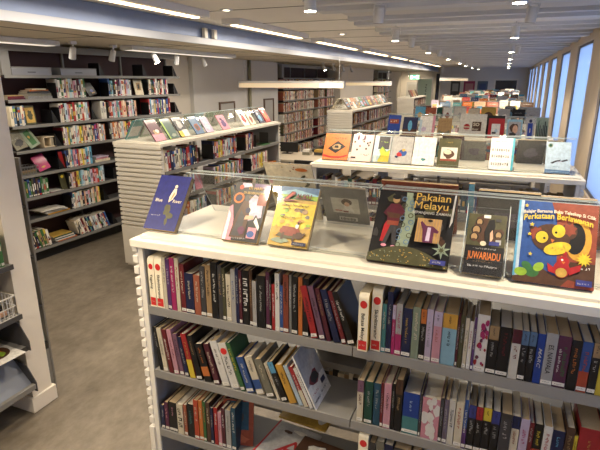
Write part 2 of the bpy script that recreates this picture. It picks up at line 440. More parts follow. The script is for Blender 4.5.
ROW_BL = [(-1.233, 0.0135, 0.2, 6, 'black', 'silver', ''),
 (-1.212, 0.0219, 0.2, 7, 'cream', 'grey', ''),
 (-1.182, 0.0192, 0.2, 8, 'dark red', 'white', ''),
 (-1.157, 0.0214, 0.205, 8, 'pink', 'plum', ''),
 (-1.129, 0.0187, 0.19, 9, 'mauve', 'black', ''),
 (-1.104, 0.0161, 0.18, 10, 'navy', 'silver', ''),
 (-1.08, 0.0254, 0.2, 11, 'red', 'gold', 'bot:yellow'),
 (-1.046, 0.025, 0.2, 12, 'black', 'tan', ''),
 (-1.01, 0.0336, 0.17, 14, 'black', 'orange', 'mid:orange'),
 (-0.963, 0.0239, 0.18, 15, 'maroon', 'cream', ''),
 (-0.926, 0.0323, 0.2, 16, 'white', 'black', ''),
 (-0.885, 0.0359, 0.2, 17, 'white', 'red', 'dot'),
 (-0.842, 0.0183, 0.21, 18, 'green', 'yellow', ''),
 (-0.815, 0.0306, 0.155, 18, 'blue', 'white', ''),
 (-0.773, 0.032, 0.165, 19, 'cream', 'navy', 'mid:blue'),
 (-0.728, 0.0312, 0.165, 20, 'olive grey', 'cream', ''),
 (-0.685, 0.0129, 0.16, 21, 'cream', 'rust', ''),
 (-0.664, 0.0224, 0.17, 22, 'black', 'silver', 'top:sky blue'),
 (-0.633, 0.0278, 0.165, 22, 'amber', 'black', ''),
 (-0.596, 0.016, 0.17, 23, 'pale blue', 'white', ''),
 (-0.574, 0.0159, 0.17, 23, 'red', 'white', 'bot:cream'),
 (-0.552, 0.0138, 0.17, 24, 'white', 'rust', '')]
ROW_BR = [(-0.373, 0.0218, 0.172, 0, 'cream', 'maroon', 'top:mauve'),
 (-0.346, 0.0278, 0.174, 0, 'dark green', 'silver', ''),
 (-0.315, 0.0245, 0.174, 0, 'petrol blue', 'silver', ''),
 (-0.289, 0.0089, 0.181, 0, 'dark red', 'silver', ''),
 (-0.278, 0.0242, 0.183, 0, 'pink', 'black', ''),
 (-0.252, 0.0112, 0.186, 0, 'black', 'silver', ''),
 (-0.239, 0.0238, 0.208, 0, 'black', 'tan', 'top:brown'),
 (-0.212, 0.0543, 0.165, 0, 'royal blue', 'pale blue', 'bot:teal'),
 (-0.156, 0.0067, 0.171, 0, 'dark grey', 'silver', ''),
 (-0.147, 0.0568, 0.162, 0, 'rose', 'white', 'floral'),
 (-0.089, 0.0104, 0.173, 0, 'dark grey', 'silver', ''),
 (-0.076, 0.014, 0.173, 0, 'purple grey', 'silver', ''),
 (-0.061, 0.0194, 0.173, 0, 'ivory', 'navy', ''),
 (-0.039, 0.024, 0.171, 0, 'cream', 'red', ''),
 (-0.014, 0.0126, 0.189, 0, 'blue', 'white', 'bot:purple'),
 (0.001, 0.0214, 0.174, 0, 'black', 'silver', 'top:indigo'),
 (0.024, 0.0196, 0.173, 0, 'black', 'silver', 'top:red'),
 (0.045, 0.0243, 0.175, 0, 'black', 'silver', 'top:yellow'),
 (0.071, 0.0237, 0.171, 0, 'black', 'silver', 'top:indigo'),
 (0.097, 0.0331, 0.17, 0, 'dark grey', 'silver', 'script'),
 (0.131, 0.0228, 0.169, 0, 'cream', 'rust', 'top:navy'),
 (0.156, 0.0249, 0.165, 0, 'lavender', 'magenta', ''),
 (0.182, 0.0124, 0.158, 0, 'dark red', 'silver', ''),
 (0.196, 0.0235, 0.158, 0, 'black', 'yellow', 'bot:ember'),
 (0.222, 0.0241, 0.158, 0, 'white', 'red', ''),
 (0.247, 0.0336, 0.152, 0, 'navy', 'sky blue', ''),
 (0.283, 0.022, 0.172, 0, 'brown', 'tan', ''),
 (0.306, 0.0089, 0.148, 0, 'yellow', 'black', ''),
 (0.317, 0.06, 0.182, 0, 'red', 'gold', ''),
 (0.379, 0.0218, 0.182, 0, 'black', 'white', ''),
 (0.402, 0.0247, 0.182, 0, 'grey', 'white', '')]
ROW_CL = [(-1.25, 0.0163, 0.122, 0, 'navy', 'silver', ''),
 (-1.23, 0.0194, 0.143, 0, 'plum', 'pink', ''),
 (-1.208, 0.0401, 0.15, 0, 'black', 'pink', ''),
 (-1.164, 0.0298, 0.152, 0, 'cream', 'black', 'wide'),
 (-1.131, 0.0156, 0.156, 0, 'terracotta', 'cream', ''),
 (-1.112, 0.0318, 0.166, 0, 'black', 'teal', ''),
 (-1.077, 0.0214, 0.196, 0, 'vermilion', 'cream', ''),
 (-1.054, 0.0187, 0.197, 0, 'orange', 'cream', ''),
 (-1.033, 0.0126, 0.198, 0, 'green', 'orange', ''),
 (-1.018, 0.019, 0.197, 0, 'brown', 'cream', ''),
 (-0.996, 0.0124, 0.179, 0, 'navy', 'silver', ''),
 (-0.98, 0.0163, 0.183, 0, 'red', 'white', ''),
 (-0.96, 0.0152, 0.169, 0, 'pink', 'red', ''),
 (-0.943, 0.0156, 0.193, 0, 'maroon', 'white', ''),
 (-0.924, 0.0231, 0.189, 0, 'silver', 'grey', ''),
 (-0.897, 0.0196, 0.206, 0, 'petrol blue', 'white', '')]
ROW_CR = [(-0.362, 0.036, 0.25, 0, 'divider', 'Bahasa Melayu'),
 (-0.322, 0.0221, 0.224, 0, 'dark grey', 'silver', ''),
 (-0.297, 0.0275, 0.235, 0, 'olive grey', 'silver', ''),
 (-0.267, 0.0309, 0.232, 0, 'navy', 'silver', ''),
 (-0.233, 0.0596, 0.229, 0, 'dark grey', 'silver', ''),
 (-0.169, 0.0315, 0.237, 0, 'brown', 'tan', ''),
 (-0.133, 0.0415, 0.235, 0, 'grey', 'black', ''),
 (-0.087, 0.0339, 0.238, 0, 'black', 'red', ''),
 (-0.049, 0.0435, 0.237, 0, 'blue', 'white', ''),
 (-0.002, 0.0393, 0.244, 0, 'maroon', 'cream', '')]
# ================================================================== the setting
X0, X1, Y0, Y1, ZC = -5.3, 1.35, -2.6, 27.0, 2.62
def floor_mat():
    m = bpy.data.materials.new('mottled brown linoleum'); m.use_nodes = True; nt = m.node_tree; b = nt.nodes['Principled BSDF']
    tc = nt.nodes.new('ShaderNodeTexCoord'); mp = nt.nodes.new('ShaderNodeMapping'); mp.inputs['Scale'].default_value = (1, .55, 1)
    n1 = nt.nodes.new('ShaderNodeTexNoise'); n1.inputs['Scale'].default_value = 1.6; n1.inputs['Detail'].default_value = 8; n1.inputs['Roughness'].default_value = .7
    n2 = nt.nodes.new('ShaderNodeTexNoise'); n2.inputs['Scale'].default_value = 14; n2.inputs['Detail'].default_value = 5; n2.inputs['Roughness'].default_value = .7
    nt.links.new(tc.outputs['Object'], mp.inputs['Vector']); nt.links.new(mp.outputs['Vector'], n1.inputs['Vector']); nt.links.new(mp.outputs['Vector'], n2.inputs['Vector'])
    mx = nt.nodes.new('ShaderNodeMath'); mx.operation = 'MULTIPLY_ADD'; mx.inputs[1].default_value = .45; nt.links.new(n2.outputs['Fac'], mx.inputs[0])
    m2 = nt.nodes.new('ShaderNodeMath'); m2.operation = 'MULTIPLY'; m2.inputs[1].default_value = .55; nt.links.new(n1.outputs['Fac'], m2.inputs[0]); nt.links.new(m2.outputs[0], mx.inputs[2])
    r = nt.nodes.new('ShaderNodeValToRGB'); e = r.color_ramp.elements
    e[0].position = .36; e[0].color = lin((98,89,76)) + (1,); e[1].position = .64; e[1].color = lin((138,128,113)) + (1,)
    nt.links.new(mx.outputs[0], r.inputs['Fac']); nt.links.new(r.outputs['Color'], b.inputs['Base Color'])
    b.inputs['Roughness'].default_value = .42; b.inputs['Specular IOR Level'].default_value = .35
    return m
struct(MB().box(X0, X1, Y0, Y1, -.1, 0, floor_mat()).build('floor'))
M_CEIL = mat('painted ceiling panel', (238,234,228), .7, noise=(2,.03))
M_WALL = mat('warm white wall paint', (216,208,194), .75, noise=(2,.02))
M_WALLC = mat('cool white wall paint', (210,208,204), .75, noise=(2,.02))
M_TAN = mat('tan window pier', (206,190,168), .55, noise=(5,.05))
M_DUCT = mat('galvanised duct sheet', (128,144,176), .42, metal=.25, noise=(1.5,.12))
M_BAR = mat('grey ceiling slat', (204,206,210), .5)
struct(MB().box(X0, X1, Y0, Y1, ZC, ZC+.1, M_CEIL).build('ceiling'))
# perforated metal zone above the aisle of units: a panel dotted by a procedural pattern
def perf_mat():
    m = bpy.data.materials.new('perforated ceiling metal'); m.use_nodes = True; nt = m.node_tree; b = nt.nodes['Principled BSDF']
    tc = nt.nodes.new('ShaderNodeTexCoord'); v = nt.nodes.new('ShaderNodeTexVoronoi'); v.inputs['Scale'].default_value = 28; v.inputs['Randomness'].default_value = 0
    nt.links.new(tc.outputs['Object'], v.inputs['Vector'])
    r = nt.nodes.new('ShaderNodeValToRGB'); r.color_ramp.elements[0].position = .22; r.color_ramp.elements[1].position = .28
    r.color_ramp.elements[0].color = lin((120,118,118)) + (1,); r.color_ramp.elements[1].color = lin((204,202,200)) + (1,)
    nt.links.new(v.outputs['Distance'], r.inputs['Fac']); nt.links.new(r.outputs['Color'], b.inputs['Base Color']); b.inputs['Roughness'].default_value = .55
    return m
PERF = perf_mat()
k = 1
y = 2.0
while y < 26:
    o = MB().box(-1.5, .925, y+.18, y+.72, 2.597, 2.6195, PERF).build('trim_%d' % k); struct(o); k += 1
    o = MB().box(-1.55, .925, y-.12, y+.06, 2.55, 2.6195, M_BAR).box(-1.55, .925, y+.8, y+.9, 2.57, 2.6195, M_BAR).build('trim_%d' % k); struct(o); k += 1
    y += 1.15
# seams of the flat ceiling panels on the left
sm = MB()
for i in range(24): sm.box(-3.1, -1.56, 1.0+i*1.1, 1.008+i*1.1, 2.6165, 2.6195, M_DSTEEL)
struct(sm.build('trim_%d' % k)); k += 1
# dropped soffit over the wall side with its white edge, a strip of duct showing above
o = MB().box(-5.3, -3.24, Y0+.01, 26.4, 2.39, 2.43, mat('soffit underside panel', (206,196,178), .6, noise=(2,.04))).build('trim_%d' % k); struct(o); k += 1
o = MB().box(-3.24, -3.2, Y0+.01, 26.4, 2.385, 2.455, mat('white soffit edge', (176,180,188), .5)).build('trim_%d' % k, bevel=.004); struct(o); k += 1
o = MB().box(-3.6, -3.25, Y0+.01, 26.4, 2.432, 2.6185, M_DUCT).build('trim_%d' % k); struct(o); k += 1
sm = MB()
for i in range(18): sm.box(-5.2, -3.25, 1.0+i*1.4, 1.012+i*1.4, 2.3875, 2.3895, M_DSTEEL)
sm.box(-3.62, -3.6, Y0+.1, 26.3, 2.3875, 2.3895, M_DSTEEL)
struct(sm.build('trim_%d' % k)); k += 1
# walls
struct(MB().box(-5.3, -5.05, Y0, 7.4, 0, ZC, M_WALL).box(-5.3, -4.97, 7.4, 10.88, 0, ZC, M_WALLC).box(-5.3, -5.15, 10.88, 14.9, 0, ZC, M_WALL).box(-5.3, -4.7, 14.9, 19.0, 0, ZC, M_WALL).box(-5.3, -5.15, 19.0, Y1, 0, ZC, M_WALL).build('wall_left'))
struct(MB().box(-3.15, X1, Y1-.3, Y1, 0, ZC, M_WALLC).box(X0, -3.15, Y1-.1, Y1, 0, ZC, M_WALL).build('wall_far'))
struct(MB().box(X0, X1, Y0-.1, Y0, 0, ZC, M_WALL).build('wall_near'))
# window wall: piers, sill, head
wr = MB().box(.93, 1.2, Y0, Y1, 0, .8, M_TAN).box(.93, 1.2, Y0, Y1, 2.48, ZC, M_TAN)
M_GLASSF = bpy.data.materials.new('frosted blue window glass'); M_GLASSF.use_nodes = True
nt = M_GLASSF.node_tree; nt.nodes.remove(nt.nodes['Principled BSDF']); out = nt.nodes['Material Output']
tr = nt.nodes.new('ShaderNodeBsdfTranslucent'); tr.inputs['Color'].default_value = (.52, .6, .74, 1)
df = nt.nodes.new('ShaderNodeBsdfDiffuse'); df.inputs['Color'].default_value = (.42, .46, .56, 1)
gl = nt.nodes.new('ShaderNodeBsdfGlossy'); gl.inputs['Roughness'].default_value = .08
m1 = nt.nodes.new('ShaderNodeMixShader'); m1.inputs[0].default_value = .25; m2_ = nt.nodes.new('ShaderNodeMixShader'); m2_.inputs[0].default_value = .06
nt.links.new(tr.outputs[0], m1.inputs[1]); nt.links.new(df.outputs[0], m1.inputs[2]); nt.links.new(m1.outputs[0], m2_.inputs[1]); nt.links.new(gl.outputs[0], m2_.inputs[2]); nt.links.new(m2_.outputs[0], out.inputs['Surface'])
M_FRAME = mat('dark window frame', (92,92,98), .4)
wy = -3.43; n = 1
while wy < 26.5:
    a, b = wy + .95, wy + 2.43
    wr.box(.93, 1.2, max(Y0, wy), a, .8, 2.48, M_TAN)
    b = min(b, Y1-.31)
    if b - a > .3:
        fr = MB(); fr.box(.95, .98, a, a+.03, .8, 2.48, M_FRAME).box(.95, .98, b-.03, b, .8, 2.48, M_FRAME).box(.95, .98, a+.03, b-.03, .8, .84, M_FRAME).box(.95, .98, a+.03, b-.03, 2.45, 2.48, M_FRAME)
        w = struct(fr.build('window_%d' % n)); g = MB().box(.958, .966, a+.03, b-.03, .84, 2.45, M_GLASSF).build('window_pane', w); n += 1
    wy += 2.43
struct(wr.build('wall_right'))
# partition that ends beside the aisle, with its white skirting
M_PARTEND = mat('white partition end', (242,234,220), .5, noise=(6,.02))
struct(MB().box(-5.05, -2.53, 1.81, 1.95, 0, ZC, mat('partition face', (196,184,164), .6, noise=(5,.03)), faces={'X': M_PARTEND}).build('wall_partition'))
struct(MB().box(-2.96, -2.515, 1.79, 1.97, 0, .1, M_PARTEND).build('baseboard_partition', bevel=.003))
struct(MB().box(-3.3, -2.97, -2.59, 1.808, 0, 2.39, M_WALL).build('wall_near_left'))
# far wall: door opening, dark window, wall pillar strip
dk = mat('dark doorway', (40,44,56), .6)
struct(MB().box(-3.2, -3.152, 25.6, 26.6, 0, 2.3, dk).build('trim_%d' % k)); k += 1
d = struct(MB().box(-3.95, -3.3, 24.9, 24.96, 0, 2.05, mat('pale green glass door', (176,196,178), .25)).build('door_1'))
MB().box(-4.0, -3.95, 24.88, 24.98, 0, 2.1, M_WHITE).box(-3.3, -3.25, 24.88, 24.98, 0, 2.1, M_WHITE).box(-4.0, -3.25, 24.88, 24.98, 2.1, 2.15, M_WHITE).build('door_frame', d)
dl = MB(); marks(dl, lambda a, b: (-3.6+b, 24.893, 1.8-a), .7, .08, M_INK, R); dl.build('door_lettering', d)
w = struct(MB().box(-.5, .45, 26.66, 26.695, 1.2, 1.98, mat('dark night pane', (34,40,52), .15)).build('window_%d' % n))
MB().box(-.58, -.5, 26.63, 26.69, 1.1, 2.06, M_WHITE).box(.45, .53, 26.63, 26.69, 1.1, 2.06, M_WHITE).box(-.5, .45, 26.63, 26.69, 1.98, 2.06, M_WHITE).build('window_frame', w)
# small posters in the back
def poster(x0, x1, z0, z1, col, label, y=26.685, art=None):
    t = MB().box(x0, x1, y, y+.008, z0, z1, pm(col)); q = MB()
    q.box(x0+.08, x1-.08, y-.003, y-.001, z0+(z1-z0)*.3, z1-.12, pm(art or 'white'))
    o = t.build('poster'); q.build('poster_picture', o); tag(o, label, 'poster', 'posters on the far walls')
poster(-2.6, -2.15, 1.25, 1.95, 'dark grey', 'dark grey poster, leftmost on the far wall', art='silver')
poster(-1.98, -1.45, 1.2, 1.95, 'magenta', 'magenta poster with a pale shape on the far wall', art='rose')
poster(-1.3, -.95, 1.2, 1.95, 'blue', 'blue poster right of the magenta one on the far wall', art='sky blue') if False else poster(-1.33, -.85, 1.2, 1.95, 'steel blue', 'blue poster right of the magenta one on the far wall', art='blue')
poster(-4.85, -4.3, 1.1, 1.9, 'white', 'bright white poster on the back wall left of the green door', y=26.885, art='ivory')
poster(-4.2, -3.95, 1.3, 1.8, 'light blue', 'small blue poster beside the bright white one at the back', y=26.885, art='sky blue')
# frames and pipe on the left wall
def wall_frame(y0, y1, z0, z1, label):
    e = empty('picture_frame', (-4.969, y0, z0)); tag(e, label, 'picture frame')
    mf = mat('brown wooden frame', (108,88,74), .5); w = y1-y0; h = z1-z0
    MB().box(.001, .03, 0, .03, 0, h, mf).box(.001, .03, w-.03, w, 0, h, mf).box(.001, .03, .03, w-.03, 0, .03, mf).box(.001, .03, .03, w-.03, h-.03, h, mf).build('frame', e)
    MB().box(.001, .012, .03, w-.03, .03, h-.03, mat('pale framed sheet', (190,188,184), .3)).build('picture', e)
wall_frame(8.2, 8.78, .95, 1.6, 'narrow brown frame with a pale sheet, left one on the grey wall')
wall_frame(10.1, 10.6, .9, 1.6, 'narrow brown frame with a pale sheet, beside the far bookcase')
o = MB().cyl((-4.93, 9.4, .02), (-4.93, 9.4, 2.388), .035, .035, mat('olive painted pipe', (150,146,124), .5)).build('wall_pipe', smooth=True); tag(o, 'olive grey pipe running up the left wall between the two frames', 'pipe')

# ================================================================== ceiling fixtures
M_LAMPBODY = mat('white lamp housing', (214,214,214), .4)
M_SPOTON = emis('spotlight bulb', (255,236,205), 38)
M_TUBE = emis('warm tube diffuser', (255,214,160), 7)
M_DIM = emis('dim warm diffuser', (255,206,118), .26)
def spot_proto():
    e = empty('ceiling_spotlight', (0, 0, 0))
    MB().box(-.05, .05, -.025, .025, -.03, 0, M_BAR).cyl((0, 0, -.03), (0, 0, -.07), .012, .012, M_LAMPBODY).build('mount', e)
    MB().box(-.066, -.058, -.012, .012, -.16, -.06, M_LAMPBODY).box(.058, .066, -.012, .012, -.16, -.06, M_LAMPBODY).box(-.066, .066, -.012, .012, -.07, -.06, M_LAMPBODY).build('yoke', e)
    b = MB().cyl((0, 0, -.09), (0, 0, -.235), .045, .052, M_LAMPBODY, 24).build('lamp_housing', e, bevel=.004)
    l = MB().cyl((0, 0, -.2355), (0, 0, -.2385), .046, .046, M_SPOTON, 24).build('bulb', e)
    return e
def copy_tree(o, parent=None):
    c = o.copy(); C.objects.link(c); c.parent = parent
    for ch in list(o.children): copy_tree(ch, c)
    return c
def light(kind, name, loc, energy, col, parent=None, rot=(0,0,0), **kw):
    l = bpy.data.lights.new(name, kind); l.energy = energy; l.color = col
    for a, b in kw.items(): setattr(l, a, b)
    o = bpy.data.objects.new(name, l); C.objects.link(o); o.location = loc; o.rotation_euler = rot
    return o
SP = spot_proto(); first = True
WARM = (1, .84, .62)
spots = [(-1.22,1.12,1),(-1.24,3.24,1),(-1.24,5.98,1),(-1.26,8.8,1),(-1.24,11.7,1),(-1.24,14.7,1),(-1.3,17.6,1),(-1.27,20.5,1),(-1.2,23.4,1),(.4,1.42,1),(.02,3.36,1),(.03,6.04,1),(.02,9.1,1),(.02,12.2,1),(.0,15.2,1),(.0,18.2,1),(.0,21.2,1),
         (-.98,4.1,0),(-1.25,7.17,0),(-1.23,10.1,0),(.14,4.5,0),(.13,9.6,0)]
where = {(-1.25,.95): 'nearest the camera', (.02,1.2): 'right row, nearest the camera'}
nl = nr = 0
for i, (x, y, on) in enumerate(spots):
    e = SP if first else copy_tree(SP); first = False
    e.location = (x, y, ZC-.0005); e.scale = (.8, .8, .8)
    if on:
        row = 'left' if x < -.5 else 'right'
        if row == 'left': nl += 1; q = nl
        else: nr += 1; q = nr
        tag(e, f'lit white ceiling spotlight, {ordinal(q-1)} in the {row} row', 'spotlight', 'lit ceiling spotlights')
        lo = light('SPOT', 'spot_glow', (x, y, ZC-.21), (72 if y > 5 else 50) if y > 2.5 else 42, WARM, spot_size=radians(125), spot_blend=.7, shadow_soft_size=.045)
    else:
        e.rotation_euler = (radians(10), 0, radians(40))
        for ch in e.children:
            if ch.name.startswith('bulb'):
                ch.data = ch.data.copy(); ch.data.materials[0] = M_BLACK
        tag(e, f'unlit white ceiling spotlight turned aside, {ordinal(i-17)} from the camera', 'spotlight', 'unlit ceiling spotlights')
# long surface lights over the left aisle
def linear(y0, y1, label, x=-2.75, power=22):
    e = empty('ceiling_light', (x, y0, ZC-.0005)); tag(e, label, 'ceiling light', 'long ceiling lights beside the duct'); L = y1-y0
    MB().box(-.11, .11, 0, L, -.06, 0, M_LAMPBODY).build('housing', e, bevel=.004)
    MB().box(-.035, .035, .06, L-.06, -.066, -.061, M_TUBE).build('diffuser', e)
    lo = light('AREA', 'tube_glow', (x, (y0+y1)/2, ZC-.075), power, (1, .9, .76), shape='RECTANGLE', size=.07, size_y=L-.15)
for i, (a, b) in enumerate([(-1.2,.85),(2.2,4.27),(4.85,6.85),(7.5,9.7),(10.3,12.4),(13.0,15.0),(15.6,17.6),(18.2,20.2),(20.8,22.8)]):
    linear(a, b, f'long white ceiling light by the duct, {ordinal(i)} going away')
linear(-2.2, -.2, 'added fill light, shaped as a long ceiling light, unseen behind the camera', -.9, 10)  # added fill lamp out of view, gives general light around the nearest unit
# small spots under the soffit
def wall_spot(x, y, on, rz, label):
    e = empty('wall_spotlight', (x, y, 2.3868), rz); tag(e, label, 'spotlight', 'small spotlights under the soffit')
    MB().box(-.03, .03, -.03, .03, -.03, 0, M_LAMPBODY).cyl((0, 0, -.03), (0, 0, -.07), .009, .009, M_LAMPBODY).build('mount', e)
    MB().cyl((0, .0, -.06), (.05, 0, -.17), .03, .036, M_LAMPBODY, 18).build('lamp_housing', e, smooth=False)
    MB().cyl((.0503, 0, -.1706), (.0515, 0, -.1733), .03, .03, M_SPOTON if on else M_BLACK, 18).build('bulb', e)
wall_spot(-4.22, 4.13, 0, radians(160), 'small white spotlight above the two grey boxes of the wall bookcase')
wall_spot(-4.25, 4.75, 0, radians(170), 'small white spotlight left of the lit one under the soffit')
wall_spot(-4.28, 5.5, 1, radians(20), 'small lit spotlight above the right end of the wall bookcase')
wall_spot(-4.3, 6.05, 0, radians(150), 'small white spotlight just right of the lit one under soffit')
wall_spot(-4.5, 7.0, 0, radians(60), 'small white spotlight against the bare grey wall')
for i in range(4): wall_spot(-4.0, 11.3+i*.75, i == 0, radians(10), f'tiny white spotlight before the far bookcase, {ordinal(i)} from the left')
wall_spot(-4.5, 25.2, 1, radians(80), 'small added spotlight that brightens the posters of the back wall')  # added lamp, put in to lighten the dim back wall and its posters
light('SPOT', 'wall_spot_glow', (-4.45, 25.4, 2.15), 60, WARM, rot=(radians(55), 0, 0), spot_size=radians(100), spot_blend=.8, shadow_soft_size=.04)  # light of the lamp added before the back wall posters
light('SPOT', 'wall_spot_glow', (-4.15, 11.3, 2.15), 16, WARM, rot=(0, radians(-30), 0), spot_size=radians(120), spot_blend=.8, shadow_soft_size=.04)
def soffit_light(x, y0, y1, label):
    e = empty('soffit_light', (x, y0, 2.3868)); tag(e, label, 'ceiling light'); L = y1-y0
    MB().box(-.09, .09, 0, L, -.05, 0, M_LAMPBODY).build('housing', e, bevel=.004)
    MB().box(-.06, .06, .04, L-.04, -.053, -.051, emis('soffit diffuser', (255,240,214), .55)).build('diffuser', e)
    light('AREA', 'soffit_glow', (x, (y0+y1)/2, 2.325), 7, (1, .9, .76), shape='RECTANGLE', size=.12, size_y=L-.1)
soffit_light(-4.15, 4.85, 7.3, 'flat white light strip under the soffit, farther one')
soffit_light(-4.4, 2.4, 4.05, 'flat white light strip under the soffit, nearer one')
# pendants
def pendant(x, y, segs, z, label):
    e = empty('pendant_light', (x, y, z)); tag(e, label, 'pendant light'); L = sum(s[0] for s in segs)
    MB().box(0, L, -.035, .035, .045, .085, M_LAMPBODY).box(-.02, 0, -.04, .04, -.03, .085, M_BAR).box(L, L+.02, -.04, .04, -.03, .085, M_BAR).build('housing', e)
    a = 0
    for s, m in segs: MB().box(a+.003, a+s-.003, -.045, .045, -.03, .044, m).build('diffuser', e); a += s
    for q in (.08, L-.08): MB().cyl((q, 0, .085), (q, 0, 2.386-z), .003, .003, M_BAR, 8).build('wire', e)
pendant(-4.5, 8.2, [(1.55, M_DIM), (.42, emis('bright warm diffuser', (255,228,170), .75))], 1.9, 'long warm pendant light hanging over the desk, its right end brighter')
pendant(-4.35, 14.2, [(1.35, emis('pendant diffuser', (255,210,130), .3))], 1.88, 'long warm pendant light in front of the pale pillar')
for i, (px, py) in enumerate([(-3.4, 16.8)]):
    pass
e = empty('pendant_light', (-2.55, 21.5, 2.0)); tag(e, 'far pendant light near the posters of the back wall', 'pendant light')
MB().box(0, 1.1, -.04, .04, .05, .09, M_LAMPBODY).build('housing', e); MB().box(0, 1.1, -.045, .045, -.03, .049, M_DIM).build('diffuser', e)
for q in (.1, 1.0): MB().cyl((q, 0, .09), (q, 0, ZC-.0005-2.0), .003, .003, M_BAR, 8).build('wire', e)
# smoke detector and downlight
e = empty('smoke_detector', (-2.87, 4.0, ZC-.0005)); tag(e, 'small white smoke detector on the ceiling by the duct', 'smoke detector')
MB().cyl((0, 0, 0), (0, 0, -.025), .055, .06, M_LAMPBODY, 24).build('base', e); MB().cyl((0, 0, -.026), (0, 0, -.07), .048, .038, M_LAMPBODY, 24, cap1=M_DSTEEL).build('sensor_head', e)
for i, (x, y, l) in enumerate([(-2.45, 4.25, 'small round recessed downlight beside the smoke detector'), (-2.2, 7.0, 'small round recessed downlight beyond the second long light')]):
    e = empty('downlight', (x, y, ZC-.0005)); tag(e, l, 'downlight')
    MB().cyl((0, 0, 0), (0, 0, -.008), .06, .056, M_BAR, 24).build('ring', e); MB().cyl((0, 0, -.0082), (0, 0, -.011), .03, .03, emis('downlight lens', (255,240,210), 3), 20).build('lens', e)
# exit sign
e = empty('exit_sign', (-4.0, 22.8, 2.02)); tag(e, 'green lit emergency exit sign hanging in the back', 'exit sign')
MB().box(0, .42, 0, .05, 0, .2, M_LAMPBODY).build('housing', e); MB().box(.01, .41, -.004, -.001, .01, .19, emis('exit green', (20,170,110), 2.2)).build('sign_face', e)
q = MB(); q.box(.05, .11, -.008, -.005, .03, .17, emis('exit white', (235,255,240), 3)).box(.16, .28, -.008, -.005, .09, .115, emis('exit white', (235,255,240), 3)).box(.3, .37, -.008, -.005, .03, .17, emis('exit white', (235,255,240), 3)).build('sign_symbol', e)
MB().cyl((.1, .02, .2), (.1, .02, .366), .005, .005, M_BAR, 8).build('rod', e); MB().cyl((.32, .02, .2), (.32, .02, .366), .005, .005, M_BAR, 8).build('rod', e)
# two white clips over the duct edge
for i, yy in enumerate((5.05, 5.25)):
    o = MB().box(-3.235, -3.195, yy, yy+.06, 2.456, 2.56, M_WHITE).build('duct_clip', bevel=.003); tag(o, ['left white clip on the duct edge below the second light', 'right white clip on the duct edge below the second light'][i], 'clip')
# ================================================================== shelving units
far = MB()      # small, half hidden book spines beyond the counted ones
LEVELS = [1.117, .82, .522, .225]
def shelving_unit(L, nb, label, group=None):
    e = empty('shelving_unit', (0, 0, 0)); tag(e, label, 'shelving unit', group); D = .6
    MB().box(0, L, 0, D, 1.37, 1.40, M_BOARD).build('top_board', e, bevel=.002)
    MB().box(.025, L-.025, .03, D-.03, 1.4001, 1.412, M_BOARD).build('raised_top', e, bevel=.002)
    for side in (0, 1):
        sx = (lambda v: v) if side == 0 else (lambda v: L - v)
        def bx(b, a, c, *r): b.box(min(sx(a), sx(c)), max(sx(a), sx(c)), *r)
        p = MB(); bx(p, .022, .046, .016, D-.016, .06, 1.3695, M_WHITE); 
        inner = p.build('end_panel', e)
        ip = MB(); bx(ip, .0463, .05, .02, D-.02, .08, 1.365, M_GREYPANEL); ip.build('inner_lining', inner)
        s = MB(); z = .53; n = 0
        while z < 1.34:
            bx(s, -.002, .0218, .012, D-.012, z+.008, z+.039, M_WHITE); z += .0475
        s.build('slats', inner, bevel=.0015)
        q = MB(); bx(q, -.004, .0215, .008, D-.008, .09, .522, M_WHITE); q.build('kick_panel', e, bevel=.002)
    bw = (L-.1)/nb
    for b in range(nb+1):
        x = .05 + b*bw
        if 0 < b < nb:
            for yy in (.262, .312):
                MB().box(x-.008, x+.008, yy, yy+.026, .1, 1.3695, M_CHROME).build('post', e)
    for b in range(nb):
        a, c = .0515 + b*bw + (.001 if b else 0), .05 + (b+1)*bw - .0015
        for lv in LEVELS:
            for (y0, y1, yl) in ((.014, .255, 0), (D-.255, D-.014, 1)):
                m = MB().box(a, c, y0, y1, lv-.006, lv, M_STEEL)
                if yl == 0: m.box(a, c, y0-.004, y0, lv-.034, lv+.002, M_STEEL).box(a, c, y1-.004, y1, lv-.03, lv-.006, M_STEEL)
                else: m.box(a, c, y1, y1+.004, lv-.034, lv+.002, M_STEEL).box(a, c, y0, y0+.004, lv-.03, lv-.006, M_STEEL)
                m.build('shelf', e)
        MB().box(a, c, .05, D-.05, .08, .14, M_STEEL).build('base', e)
    for x in (.12, L-.12):
        for y in (.1, D-.1):
            MB().cyl((x, y-.012, .035), (x, y+.012, .035), .035, .035, M_BLACK, 18).box(x-.015, x+.015, y-.016, y+.016, .04, .079, M_DSTEEL).build('caster', e)
    return e
U = []
names = ['nearest the camera', 'second from the camera', 'third from the camera']
u0 = shelving_unit(1.83, 2, 'white double-sided shelving unit with slatted ends, nearest the camera', 'white shelving units across the room'); u0.location = (-1.31, 1.445, 0); U.append((-1.31, 1.445))
ys = [3.43, 5.49, 7.51, 9.53, 11.54, 13.57, 15.59, 17.61, 19.62, 21.64]
for i, y in enumerate(ys):
    c = copy_tree(u0); c.location = (-1.31 if i < 2 else -1.31, y, 0); U.append((-1.31, y))
    c['label'] = f'white double-sided shelving unit with slatted ends, {ordinal(i+1)} from the camera'
lu1 = shelving_unit(2.84, 3, 'long white slatted shelving unit along the aisle before the wall bookcase'); lu1.location = (-3.05, 3.93, 0); lu1.rotation_euler = (0, 0, pi/2)
lu2 = copy_tree(lu1); lu2.location = (-2.82, 9.8, 0); lu2['label'] = 'long white slatted shelving unit of the left row, behind the desk'; lu2.scale = (1.38, .93, 1)
lu3 = copy_tree(lu1); lu3.location = (-2.93, 17.9, 0); lu3['label'] = 'pale slatted shelving unit farthest back on the left'
